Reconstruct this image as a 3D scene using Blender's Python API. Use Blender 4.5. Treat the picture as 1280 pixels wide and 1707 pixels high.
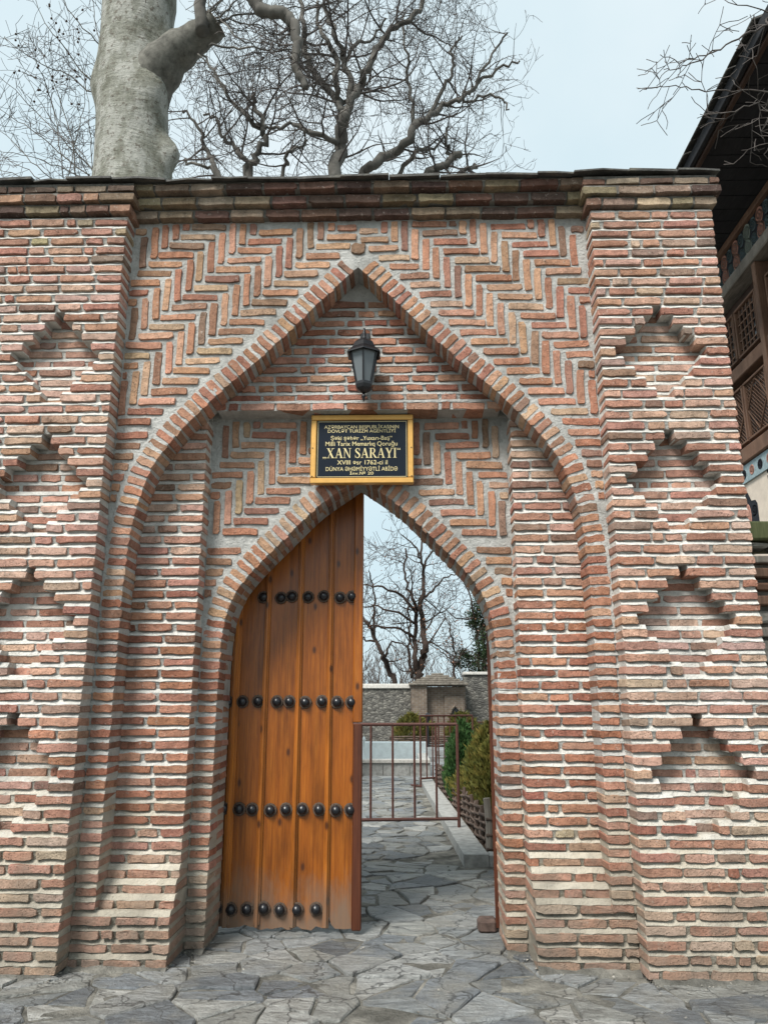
import bpy, bmesh, math, random
from mathutils import Vector, Matrix, noise

# ------------------------------------------------------------------ camera, sky, sun, exposure
scene = bpy.context.scene
for o in list(bpy.data.objects):
    bpy.data.objects.remove(o)
COL = scene.collection
PITCH, YAW = math.radians(14.4), math.radians(1.25)
CAM = Vector((0.293, -4.75, 1.45))
cd = bpy.data.cameras.new('camera')
cam = bpy.data.objects.new('camera', cd)
COL.objects.link(cam)
cam.location = CAM
cam.rotation_euler = (math.pi / 2 + PITCH, 0, YAW)
cd.sensor_fit = 'VERTICAL'
cd.sensor_height = 36
cd.lens = 36 * 1282 / 1707
cd.clip_start = 0.05
cd.clip_end = 900
scene.camera = cam

SUN_EL, SUN_AZ = math.radians(51), math.radians(-148)   # azimuth from +Y, clockwise positive toward +X
w = bpy.data.worlds.new('World')
scene.world = w
w.use_nodes = True
nt = w.node_tree
nt.nodes.clear()
sky = nt.nodes.new('ShaderNodeTexSky')
sky.sky_type = 'NISHITA'
sky.sun_disc = False
sky.sun_elevation = SUN_EL
sky.sun_rotation = SUN_AZ
sky.air_density = 1.2
sky.dust_density = 3.0
mx = nt.nodes.new('ShaderNodeMixRGB')
tcw = nt.nodes.new('ShaderNodeTexCoord')
nz = nt.nodes.new('ShaderNodeTexNoise')
nz.inputs['Scale'].default_value = 2.2
nz.inputs['Detail'].default_value = 5
cr = nt.nodes.new('ShaderNodeValToRGB')
cr.color_ramp.elements[0].position = 0.3
cr.color_ramp.elements[0].color = (5.9, 7.6, 8.3, 1)
cr.color_ramp.elements[1].position = 0.72
cr.color_ramp.elements[1].color = (8.0, 8.9, 9.2, 1)
nt.links.new(tcw.outputs['Generated'], nz.inputs['Vector'])
nt.links.new(nz.outputs['Fac'], cr.inputs['Fac'])
mx.inputs[0].default_value = 0.88
nt.links.new(sky.outputs[0], mx.inputs[1])
nt.links.new(cr.outputs[0], mx.inputs[2])
bg = nt.nodes.new('ShaderNodeBackground')
bg.inputs[1].default_value = 0.041
wo = nt.nodes.new('ShaderNodeOutputWorld')
nt.links.new(mx.outputs[0], bg.inputs[0])
nt.links.new(bg.outputs[0], wo.inputs[0])

sl = bpy.data.lights.new('sun', 'SUN')
sl.energy = 2.0
sl.angle = math.radians(22)
sl.color = (1.0, 0.97, 0.92)
sun = bpy.data.objects.new('sun', sl)
COL.objects.link(sun)
sdir = Vector((math.sin(SUN_AZ) * math.cos(SUN_EL), math.cos(SUN_AZ) * math.cos(SUN_EL), math.sin(SUN_EL)))
sun.rotation_euler = (-sdir).to_track_quat('-Z', 'Y').to_euler()
sun.location = sdir * 40
scene.view_settings.view_transform = 'Standard'
scene.view_settings.look = 'None'
scene.view_settings.exposure = 1.5
scene.view_settings.gamma = 1.0
scene.view_settings.use_curve_mapping = False
scene.render.engine = 'CYCLES'
scene.cycles.max_bounces = 6
scene.cycles.diffuse_bounces = 2

RN = random.Random(11)
F, W_, H_ = 1282., 1280., 1707.
FW = Vector((-math.sin(YAW) * math.cos(PITCH), math.cos(YAW) * math.cos(PITCH), math.sin(PITCH)))
RT = Vector((math.cos(YAW), math.sin(YAW), 0))
UP = RT.cross(FW)


def at(px, py, Y):
    """the point of the vertical plane at depth Y that the photograph shows at px, py"""
    r = FW + RT * ((px - W_ / 2) / F) + UP * ((H_ / 2 - py) / F)
    return CAM + r * ((Y - CAM.y) / r.y)


def proj(p):
    q = Vector(p) - CAM
    d = q.dot(FW)
    if d < 0.1:
        return None
    return (W_ / 2 + F * q.dot(RT) / d, H_ / 2 - F * q.dot(UP) / d)


# ------------------------------------------------------------------ materials
MATS = {}


def nodemat(name, rough=0.8, spec=0.3):
    m = bpy.data.materials.new(name)
    m.use_nodes = True
    t = m.node_tree
    b = t.nodes['Principled BSDF']
    b.inputs['Roughness'].default_value = rough
    b.inputs['Specular IOR Level'].default_value = spec
    MATS[name] = m
    return m, t, b


def N(t, kind, **kw):
    n = t.nodes.new(kind)
    for k, v in kw.items():
        if k in n.inputs:
            n.inputs[k].default_value = v
        else:
            setattr(n, k, v)
    return n


def ramp(t, src, stops):
    r = t.nodes.new('ShaderNodeValToRGB')
    e = r.color_ramp.elements
    while len(e) < len(stops):
        e.new(0.5)
    for i, (p, c) in enumerate(stops):
        e[i].position = p
        e[i].color = (c[0], c[1], c[2], 1) if not isinstance(c, (int, float)) else (c, c, c, 1)
    t.links.new(src, r.inputs['Fac'])
    return r


def mixc(t, fac, a, b, mode='MIX'):
    m = t.nodes.new('ShaderNodeMixRGB')
    m.blend_type = mode
    for i, v in ((0, fac), (1, a), (2, b)):
        if hasattr(v, 'is_linked') or hasattr(v, 'links'):
            t.links.new(v, m.inputs[i])
        elif isinstance(v, (int, float)):
            m.inputs[i].default_value = v
        else:
            m.inputs[i].default_value = (v[0], v[1], v[2], 1)
    return m.outputs[0]


def bump(t, b, h, strength, dist):
    bn = t.nodes.new('ShaderNodeBump')
    bn.inputs['Strength'].default_value = strength
    bn.inputs['Distance'].default_value = dist
    t.links.new(h, bn.inputs['Height'])
    t.links.new(bn.outputs[0], b.inputs['Normal'])
    return bn


def pos(t):
    return t.nodes.new('ShaderNodeNewGeometry').outputs['Position']


def noise_n(t, vec, scale, detail=4, rough=0.6):
    n = N(t, 'ShaderNodeTexNoise', Scale=scale, Detail=detail, Roughness=rough)
    t.links.new(vec, n.inputs['Vector'])
    return n.outputs['Fac']


def mapping(t, vec, scale=(1, 1, 1), rot=(0, 0, 0), loc=(0, 0, 0)):
    m = t.nodes.new('ShaderNodeMapping')
    m.inputs['Scale'].default_value = scale
    m.inputs['Rotation'].default_value = rot
    m.inputs['Location'].default_value = loc
    t.links.new(vec, m.inputs['Vector'])
    return m.outputs[0]


def base_dirt(t, p, col, dirt, top=0.75, amount=0.75):
    """earth and salt staining that has crept up the foot of the wall"""
    sx = t.nodes.new('ShaderNodeSeparateXYZ')
    t.links.new(p, sx.inputs[0])
    n = noise_n(t, p, 3.0, 5, 0.65)
    ma = N(t, 'ShaderNodeMath', operation='MULTIPLY_ADD')
    t.links.new(n, ma.inputs[0])
    ma.inputs[1].default_value = -1.9
    t.links.new(sx.outputs['Z'], ma.inputs[2])
    mr = N(t, 'ShaderNodeMapRange')
    mr.inputs['From Min'].default_value = top - 1.3
    mr.inputs['From Max'].default_value = top - 0.75
    mr.inputs['To Min'].default_value = amount
    mr.inputs['To Max'].default_value = 0
    t.links.new(ma.outputs[0], mr.inputs['Value'])
    return mixc(t, mr.outputs[0], col, dirt)


# brick: colour of each brick is its own (object colour), plus firing patches, pits, lime smears
m, t, b = nodemat('brick', 0.9, 0.15)
p = pos(t)
oi = t.nodes.new('ShaderNodeObjectInfo')
n1 = noise_n(t, p, 14, 5, 0.7)
n2 = noise_n(t, p, 90, 5, 0.75)
n3 = noise_n(t, p, 38, 4, 0.7)
c = mixc(t, 0.75, oi.outputs['Color'], ramp(t, n1, [(0.30, 0.48), (0.5, 1.0), (0.70, 1.38)]).outputs[0], 'MULTIPLY')
c = mixc(t, 0.55, c, ramp(t, n2, [(0.33, 0.35), (0.46, 1.0), (0.7, 1.15)]).outputs[0], 'MULTIPLY')
lime = ramp(t, n3, [(0.60, 0.0), (0.70, 0.55)])
c = mixc(t, lime.outputs[0], c, (0.5, 0.44, 0.38))
pit = ramp(t, noise_n(t, p, 130, 3, 0.6), [(0.30, 1.0), (0.37, 0.0)])
c = mixc(t, pit.outputs[0], c, (0.06, 0.035, 0.025))
sv = mapping(t, p, (2.2, 2.2, 0.55))
c = mixc(t, 0.55, c, ramp(t, noise_n(t, sv, 1.3, 5, 0.65), [(0.32, 0.52), (0.5, 1.0), (0.7, 1.12)]).outputs[0], 'MULTIPLY')
c = base_dirt(t, p, c, (0.40, 0.29, 0.205), 0.55, 0.4)
c = base_dirt(t, p, c, (0.17, 0.145, 0.12), 0.28, 0.65)
t.links.new(c, b.inputs['Base Color'])
hh = mixc(t, 0.5, n2, n3)
hh = mixc(t, 0.22, hh, noise_n(t, p, 16, 4, 0.7))
hh = mixc(t, pit.outputs[0], hh, (0.1, 0.1, 0.1))
bump(t, b, hh, 1.0, 0.022)

m, t, b = nodemat('mortar', 0.95, 0.1)
p = pos(t)
n1 = noise_n(t, p, 5, 5, 0.65)
n2 = noise_n(t, p, 60, 6, 0.7)
c = ramp(t, n1, [(0.3, (0.46, 0.45, 0.42)), (0.52, (0.62, 0.60, 0.555)), (0.75, (0.72, 0.70, 0.65))]).outputs[0]
c = mixc(t, 0.5, c, ramp(t, n2, [(0.3, 0.55), (0.5, 1.0), (0.75, 1.15)]).outputs[0], 'MULTIPLY')
n3 = noise_n(t, p, 2.2, 4, 0.6)
c = mixc(t, ramp(t, n3, [(0.55, 0.0), (0.8, 0.5)]).outputs[0], c, (0.33, 0.32, 0.29))
sv = mapping(t, p, (2.2, 2.2, 0.55))
c = mixc(t, 0.35, c, ramp(t, noise_n(t, sv, 1.3, 5, 0.65), [(0.32, 0.52), (0.5, 1.0), (0.7, 1.12)]).outputs[0], 'MULTIPLY')
c = base_dirt(t, p, c, (0.45, 0.385, 0.275), 0.95, 0.6)
c = base_dirt(t, p, c, (0.16, 0.145, 0.12), 0.34, 0.7)
t.links.new(c, b.inputs['Base Color'])
bump(t, b, mixc(t, 0.5, n2, noise_n(t, p, 22, 4, 0.7)), 1.0, 0.032)
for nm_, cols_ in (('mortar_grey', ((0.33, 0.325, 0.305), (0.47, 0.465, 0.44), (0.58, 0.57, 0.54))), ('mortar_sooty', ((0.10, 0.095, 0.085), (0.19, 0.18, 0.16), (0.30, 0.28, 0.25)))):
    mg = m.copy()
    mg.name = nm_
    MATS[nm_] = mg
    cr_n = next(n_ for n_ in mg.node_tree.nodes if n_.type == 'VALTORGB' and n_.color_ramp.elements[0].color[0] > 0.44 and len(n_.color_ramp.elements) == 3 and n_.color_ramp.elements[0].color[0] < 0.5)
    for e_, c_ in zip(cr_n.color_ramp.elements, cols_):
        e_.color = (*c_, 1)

m, t, b = nodemat('slate', 0.75, 0.3)
p = pos(t)
n1 = noise_n(t, p, 9, 6, 0.7)
c = ramp(t, n1, [(0.3, (0.03, 0.03, 0.028)), (0.55, (0.085, 0.082, 0.075)), (0.75, (0.14, 0.13, 0.10))]).outputs[0]
t.links.new(c, b.inputs['Base Color'])
bump(t, b, noise_n(t, p, 50, 5), 0.8, 0.01)

m, t, b = nodemat('flagstone', 0.5, 0.5)
p = pos(t)
oi = t.nodes.new('ShaderNodeObjectInfo')
pm = mapping(t, p, (4.0, 11.0, 4.0), (0, 0, 0.5))
n1 = noise_n(t, pm, 1.6, 7, 0.68)
n2 = noise_n(t, p, 45, 6, 0.7)
n3 = noise_n(t, p, 2.6, 5, 0.6)
c = mixc(t, 0.9, oi.outputs['Color'], ramp(t, n1, [(0.30, 0.45), (0.5, 1.0), (0.70, 1.5)]).outputs[0], 'MULTIPLY')
c = mixc(t, 0.6, c, ramp(t, n2, [(0.3, 0.6), (0.5, 1.0), (0.72, 1.25)]).outputs[0], 'MULTIPLY')
c = mixc(t, ramp(t, n3, [(0.48, 0.0), (0.66, 0.8)]).outputs[0], c, mixc(t, 0.6, (0.25, 0.24, 0.21), ramp(t, n2, [(0.3, 0.5), (0.7, 1.3)]).outputs[0], 'MULTIPLY'))
t.links.new(c, b.inputs['Base Color'])
t.links.new(ramp(t, n1, [(0.3, 0.30), (0.7, 0.62)]).outputs[0], b.inputs['Roughness'])
vd = t.nodes.new('ShaderNodeVectorMath')
vd.operation = 'MULTIPLY_ADD'
nc = N(t, 'ShaderNodeTexNoise', Scale=5.0, Detail=5)
t.links.new(p, nc.inputs['Vector'])
t.links.new(nc.outputs['Color'], vd.inputs[0])
vd.inputs[1].default_value = (.35, .35, .35)
t.links.new(p, vd.inputs[2])
vc = N(t, 'ShaderNodeTexVoronoi', feature='DISTANCE_TO_EDGE', Scale=2.3)
t.links.new(vd.outputs[0], vc.inputs['Vector'])
c = mixc(t, ramp(t, vc.outputs['Distance'], [(0.006, 0.8), (0.02, 0.0)]).outputs[0], c, (0.05, 0.05, 0.048))
t.links.new(c, b.inputs['Base Color'])
bump(t, b, mixc(t, 0.35, n1, n2), 1.0, 0.075)

m, t, b = nodemat('joint_cement', 0.95, 0.1)
p = pos(t)
n1 = noise_n(t, p, 3.5, 6, 0.65)
c = ramp(t, n1, [(0.32, (0.06, 0.058, 0.05)), (0.48, (0.15, 0.145, 0.128)), (0.68, (0.33, 0.315, 0.275))]).outputs[0]
t.links.new(c, b.inputs['Base Color'])
bump(t, b, noise_n(t, p, 40, 6, 0.7), 1.0, 0.03)

# ground farther off: slabs are too small to tell apart there
m, t, b = nodemat('far_paving', 0.6, 0.4)
p = pos(t)
v1 = N(t, 'ShaderNodeTexVoronoi', feature='DISTANCE_TO_EDGE', Scale=2.4)
v2 = N(t, 'ShaderNodeTexVoronoi', Scale=2.4)
t.links.new(p, v1.inputs['Vector'])
t.links.new(p, v2.inputs['Vector'])
sp = t.nodes.new('ShaderNodeSeparateColor')
t.links.new(v2.outputs['Color'], sp.inputs[0])
c = ramp(t, sp.outputs[0], [(0.0, (0.2, 0.21, 0.21)), (1.0, (0.42, 0.43, 0.42))]).outputs[0]
c = mixc(t, ramp(t, v1.outputs['Distance'], [(0.02, 1.0), (0.05, 0.0)]).outputs[0], c, (0.16, 0.15, 0.13))
c = mixc(t, 0.5, c, ramp(t, noise_n(t, p, 6, 6), [(0.3, 0.6), (0.7, 1.25)]).outputs[0], 'MULTIPLY')
t.links.new(c, b.inputs['Base Color'])

# varnished pine
def woodmat(name, dark, mid, light, rough, knots=True):
    m, t, b = nodemat(name, rough, 0.45)
    p = pos(t)
    oi = t.nodes.new('ShaderNodeObjectInfo')
    wp = t.nodes.new('ShaderNodeVectorMath')
    wp.operation = 'ADD'
    cb = t.nodes.new('ShaderNodeCombineXYZ')
    ml = N(t, 'ShaderNodeMath', operation='MULTIPLY')
    t.links.new(oi.outputs['Random'], ml.inputs[0])
    ml.inputs[1].default_value = 17.0
    t.links.new(ml.outputs[0], cb.inputs['Y'])
    t.links.new(ml.outputs[0], cb.inputs['Z'])
    t.links.new(p, wp.inputs[0])
    t.links.new(cb.outputs[0], wp.inputs[1])
    v = wp.outputs[0]
    g1 = noise_n(t, mapping(t, v, (70, 6, 2.6)), 1.0, 6, 0.7)
    g2 = noise_n(t, mapping(t, v, (7, 2, 1.6)), 1.0, 6, 0.62)
    col = ramp(t, g1, [(0.2, dark), (0.5, mid), (0.8, light)]).outputs[0]
    col = mixc(t, 0.65, col, ramp(t, g2, [(0.32, 0.42), (0.5, 1.0), (0.68, 1.4)]).outputs[0], 'MULTIPLY')
    if knots:
        vk = N(t, 'ShaderNodeTexVoronoi', Scale=1.0, voronoi_dimensions='2D')
        sk = t.nodes.new('ShaderNodeSeparateXYZ')
        t.links.new(mapping(t, v, (6.0, 0.0, 2.9)), sk.inputs[0])
        ck = t.nodes.new('ShaderNodeCombineXYZ')
        t.links.new(sk.outputs['X'], ck.inputs['X'])
        t.links.new(sk.outputs['Z'], ck.inputs['Y'])
        t.links.new(ck.outputs[0], vk.inputs['Vector'])
        kk = ramp(t, vk.outputs['Distance'], [(0.0, 0.95), (0.055, 0.8), (0.08, 0.3), (0.13, 0.0)])
        s2 = t.nodes.new('ShaderNodeSeparateColor')
        t.links.new(vk.outputs['Color'], s2.inputs[0])
        kz = ramp(t, s2.outputs[0], [(0.60, 0.0), (0.63, 1.0)])
        kf = N(t, 'ShaderNodeMath', operation='MULTIPLY')
        t.links.new(kk.outputs[0], kf.inputs[0])
        t.links.new(kz.outputs[0], kf.inputs[1])
        col = mixc(t, kf.outputs[0], col, (0.045, 0.014, 0.006))
        # scuffed, greyed foot of the leaf
        sx = t.nodes.new('ShaderNodeSeparateXYZ')
        t.links.new(p, sx.inputs[0])
        ma = N(t, 'ShaderNodeMath', operation='MULTIPLY_ADD')
        t.links.new(noise_n(t, mapping(t, p, (9, 3, 4)), 1.0, 5, 0.7), ma.inputs[0])
        ma.inputs[1].default_value = -0.75
        t.links.new(sx.outputs['Z'], ma.inputs[2])
        mr = N(t, 'ShaderNodeMapRange')
        mr.inputs['From Min'].default_value = -0.32
        mr.inputs['From Max'].default_value = 0.02
        mr.inputs['To Min'].default_value = 0.85
        mr.inputs['To Max'].default_value = 0
        t.links.new(ma.outputs[0], mr.inputs['Value'])
        col = mixc(t, mr.outputs[0], col, (0.17, 0.12, 0.085))
    t.links.new(col, b.inputs['Base Color'])
    bump(t, b, g1, 0.35, 0.004)
    return m


woodmat('door_pine', (0.10, 0.024, 0.003), (0.235, 0.066, 0.006), (0.35, 0.118, 0.013), 0.28)
woodmat('door_batten', (0.17, 0.045, 0.006), (0.32, 0.100, 0.012), (0.43, 0.155, 0.022), 0.30)
woodmat('door_edge', (0.040, 0.010, 0.004), (0.072, 0.019, 0.007), (0.11, 0.034, 0.011), 0.4, False)
woodmat('old_timber', (0.07, 0.036, 0.022), (0.16, 0.085, 0.052), (0.25, 0.15, 0.10), 0.75, False)
woodmat('dark_timber', (0.022, 0.012, 0.009), (0.05, 0.025, 0.016), (0.09, 0.045, 0.03), 0.7, False)
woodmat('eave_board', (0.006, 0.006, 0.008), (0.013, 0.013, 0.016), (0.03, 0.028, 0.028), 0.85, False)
woodmat('grey_timber', (0.10, 0.085, 0.07), (0.22, 0.19, 0.16), (0.34, 0.30, 0.26), 0.85, False)
woodmat('mossy_timber', (0.045, 0.055, 0.02), (0.10, 0.11, 0.045), (0.17, 0.17, 0.09), 0.9, False)
woodmat('withy_bark', (0.035, 0.022, 0.015), (0.09, 0.06, 0.045), (0.20, 0.15, 0.12), 0.8, False)


def plain(name, col, rough=0.7, spec=0.3, metal=0.0, scale=30, var=0.35, bmp=0.3):
    m, t, b = nodemat(name, rough, spec)
    p = pos(t)
    n = noise_n(t, p, scale, 5, 0.65)
    c = mixc(t, 1.0, col, ramp(t, n, [(0.25, 1 - var), (0.5, 1.0), (0.75, 1 + var)]).outputs[0], 'MULTIPLY')
    t.links.new(c, b.inputs['Base Color'])
    b.inputs['Metallic'].default_value = metal
    if bmp:
        bump(t, b, n, bmp, 0.006)
    return m


plain('black_iron', (0.012, 0.013, 0.016), 0.32, 0.5, 0.0, 40, 0.3, 0.15)
plain('worn_ring', (0.085, 0.06, 0.045), 0.8, 0.2, 0.0, 70, 0.5)
plain('lantern_metal', (0.010, 0.010, 0.012), 0.35, 0.5, 0.0, 60, 0.2, 0.05)
plain('gold_frame', (0.60, 0.33, 0.085), 0.42, 0.5, 0.35, 25, 0.12, 0.05)
plain('gold_letter', (0.62, 0.52, 0.27), 0.45, 0.5, 0.0, 60, 0.15, 0.0)
plain('rust_paint', (0.085, 0.036, 0.028), 0.6, 0.3, 0.0, 40, 0.4)
plain('soil', (0.06, 0.045, 0.032), 0.95, 0.1, 0, 18, 0.6, 1.0)
plain('kerb_stone', (0.30, 0.30, 0.285), 0.75, 0.3, 0, 12, 0.4, 0.5)
plain('pool_white', (0.58, 0.66, 0.68), 0.6, 0.3, 0, 8, 0.15, 0.1)
plain('pale_coping', (0.52, 0.50, 0.46), 0.85, 0.2, 0, 12, 0.3, 0.4)
plain('old_tile', (0.17, 0.15, 0.125), 0.9, 0.2, 0, 9, 0.6, 0.5)
plain('brown_stone', (0.085, 0.058, 0.048), 0.85, 0.2, 0, 25, 0.5, 0.6)
plain('plaster', (0.70, 0.60, 0.50), 0.85, 0.2, 0, 10, 0.12, 0.2)
plain('paint_blue', (0.30, 0.38, 0.40), 0.8, 0.2, 0, 25, 0.3, 0.1)
plain('paint_dark', (0.022, 0.024, 0.03), 0.8, 0.2, 0, 40, 0.4, 0.1)
plain('paint_teal', (0.12, 0.16, 0.17), 0.8, 0.2, 0, 40, 0.4, 0.1)
plain('paint_salmon', (0.42, 0.22, 0.17), 0.8, 0.2, 0, 30, 0.35, 0.1)
plain('paint_sage', (0.25, 0.28, 0.24), 0.8, 0.2, 0, 30, 0.35, 0.1)
plain('paint_line', (0.42, 0.40, 0.36), 0.8, 0.2, 0, 50, 0.3, 0.1)
plain('rubble', (0.26, 0.245, 0.215), 0.9, 0.2, 0, 14, 0.55, 0.8)
plain('dark_bark', (0.045, 0.032, 0.026), 0.9, 0.15, 0, 20, 0.5, 0.5)
plain('twig_bark', (0.085, 0.074, 0.068), 0.9, 0.15, 0, 6, 0.5, 0.3)
plain('limb_bark', (0.115, 0.108, 0.096), 0.85, 0.15, 0, 3, 0.55, 0.5)
plain('darker_bark', (0.13, 0.125, 0.108), 0.85, 0.15, 0, 7, 0.6, 0.8)
plain('dry_leaf', (0.26, 0.12, 0.07), 0.8, 0.2, 0, 3, 0.5, 0.0)
plain('seed_ball', (0.06, 0.04, 0.03), 0.9, 0.1, 0, 30, 0.3, 0.2)

m, t, b = nodemat('sign_panel', 0.3, 0.2)
b.inputs['Base Color'].default_value = (0.008, 0.012, 0.02, 1)

m, t, b = nodemat('lantern_glass', 0.25, 0.5)
b.inputs['Base Color'].default_value = (0.16, 0.18, 0.19, 1)
b.inputs['Transmission Weight'].default_value = 0.25
b.inputs['Roughness'].default_value = 0.3

m, t, b = nodemat('window_glass', 0.12, 0.5)
b.inputs['Base Color'].default_value = (0.02, 0.024, 0.028, 1)

m, t, b = nodemat('water', 0.06, 0.5)
b.inputs['Base Color'].default_value = (0.03, 0.05, 0.04, 1)

# plane-tree bark: pale, grey and olive flakes
m, t, b = nodemat('plane_bark', 0.8, 0.2)
p = pos(t)
n1 = noise_n(t, mapping(t, p, (2.6, 2.6, 1.5)), 1.5, 7, 0.66)
c = ramp(t, n1, [(0.36, (0.135, 0.135, 0.105)), (0.43, (0.20, 0.20, 0.165)), (0.50, (0.235, 0.235, 0.20)), (0.54, (0.31, 0.31, 0.275)), (0.66, (0.35, 0.345, 0.31))]).outputs[0]
n2 = noise_n(t, mapping(t, p, (7, 7, 6.5)), 1.5, 8, 0.72)
c = mixc(t, ramp(t, n2, [(0.55, 0.0), (0.60, 0.85)]).outputs[0], c, (0.115, 0.10, 0.078))
n5 = noise_n(t, mapping(t, p, (9, 9, 30)), 1.0, 6, 0.75)
c = mixc(t, ramp(t, n5, [(0.60, 0.0), (0.66, 0.7)]).outputs[0], c, (0.075, 0.065, 0.052))
c = mixc(t, 0.5, c, ramp(t, noise_n(t, p, 26, 6, 0.7), [(0.3, 0.55), (0.7, 1.25)]).outputs[0], 'MULTIPLY')
t.links.new(c, b.inputs['Base Color'])
n4 = noise_n(t, mapping(t, p, (2.5, 2.5, 16)), 1.0, 5, 0.7)
bump(t, b, mixc(t, 0.35, mixc(t, 0.5, n1, n2), n4), 0.9, 0.09)

m, t, b = nodemat('cut_wood', 0.85, 0.2)
p = pos(t)
c = ramp(t, noise_n(t, p, 8, 5), [(0.3, (0.10, 0.05, 0.03)), (0.6, (0.36, 0.22, 0.13))]).outputs[0]
t.links.new(c, b.inputs['Base Color'])


def leafmat(name, a, bcol, c2):
    m, t, b = nodemat(name, 0.6, 0.25)
    p = pos(t)
    c = ramp(t, noise_n(t, p, 5, 5, 0.7), [(0.3, a), (0.52, bcol), (0.72, c2)]).outputs[0]
    t.links.new(c, b.inputs['Base Color'])
    return m


leafmat('thuja_gold', (0.05, 0.065, 0.016), (0.12, 0.115, 0.025), (0.24, 0.15, 0.04))
leafmat('thuja_green', (0.016, 0.045, 0.014), (0.035, 0.085, 0.024), (0.08, 0.13, 0.04))
leafmat('evergreen', (0.012, 0.028, 0.012), (0.03, 0.055, 0.022), (0.075, 0.09, 0.035))

# rubble stone wall, stones a few pixels each
m, t, b = nodemat('rubble_far', 0.9, 0.2)
p = pos(t)
pm = mapping(t, p, (1, 1, 1.7))
v1 = N(t, 'ShaderNodeTexVoronoi', feature='DISTANCE_TO_EDGE', Scale=6.5)
v2 = N(t, 'ShaderNodeTexVoronoi', Scale=6.5)
t.links.new(pm, v1.inputs['Vector'])
t.links.new(pm, v2.inputs['Vector'])
sp = t.nodes.new('ShaderNodeSeparateColor')
t.links.new(v2.outputs['Color'], sp.inputs[0])
c = ramp(t, sp.outputs[0], [(0.0, (0.075, 0.072, 0.066)), (0.5, (0.125, 0.12, 0.108)), (1.0, (0.21, 0.20, 0.175))]).outputs[0]
c = mixc(t, ramp(t, v1.outputs['Distance'], [(0.02, 0.8), (0.09, 0.0)]).outputs[0], c, (0.06, 0.057, 0.05))
t.links.new(c, b.inputs['Base Color'])
bump(t, b, v1.outputs['Distance'], 1.0, 0.05)

m, t, b = nodemat('brick_far', 0.9, 0.2)
p = pos(t)
sx = t.nodes.new('ShaderNodeSeparateXYZ')
t.links.new(p, sx.inputs[0])
cb = t.nodes.new('ShaderNodeCombineXYZ')
t.links.new(sx.outputs['X'], cb.inputs['X'])
t.links.new(sx.outputs['Z'], cb.inputs['Y'])
bt = N(t, 'ShaderNodeTexBrick', Scale=1.0)
bt.inputs['Brick Width'].default_value = 0.25
bt.inputs['Row Height'].default_value = 0.075
bt.inputs['Mortar Size'].default_value = 0.012
bt.inputs['Color1'].default_value = (0.17, 0.125, 0.09, 1)
bt.inputs['Color2'].default_value = (0.125, 0.09, 0.068, 1)
bt.inputs['Mortar'].default_value = (0.20, 0.18, 0.155, 1)
t.links.new(cb.outputs[0], bt.inputs['Vector'])
c = mixc(t, 0.7, bt.outputs['Color'], ramp(t, noise_n(t, p, 5, 5), [(0.3, 0.6), (0.7, 1.3)]).outputs[0], 'MULTIPLY')
t.links.new(c, b.inputs['Base Color'])


# ------------------------------------------------------------------ object helpers
def mesh_obj(name, verts, faces, mat, parent=None, smooth=False):
    me = bpy.data.meshes.new(name)
    me.from_pydata([tuple(v) for v in verts], [], faces)
    me.materials.append(MATS[mat])
    if smooth:
        me.polygons.foreach_set('use_smooth', [True] * len(me.polygons))
    me.update()
    o = bpy.data.objects.new(name, me)
    COL.objects.link(o)
    if parent is not None:
        hang(o, parent)
    return o


ORG = {}


def hang(o, parent):
    o.parent = parent
    if parent.name in ORG:
        o.matrix_parent_inverse = Matrix.Translation(-ORG[parent.name])


def tag(o, label, cat, group=None, kind=None):
    if label:
        o['label'] = label
    if cat:
        o['category'] = cat
    if group:
        o['group'] = group
    if kind:
        o['kind'] = kind
    return o


def thing(name, label, cat, loc=(0, 0, 0), group=None):
    e = bpy.data.objects.new(name, None)
    e.empty_display_size = 0.2
    COL.objects.link(e)
    e.location = loc
    ORG[e.name] = Vector(loc)
    return tag(e, label, cat, group)


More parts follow.
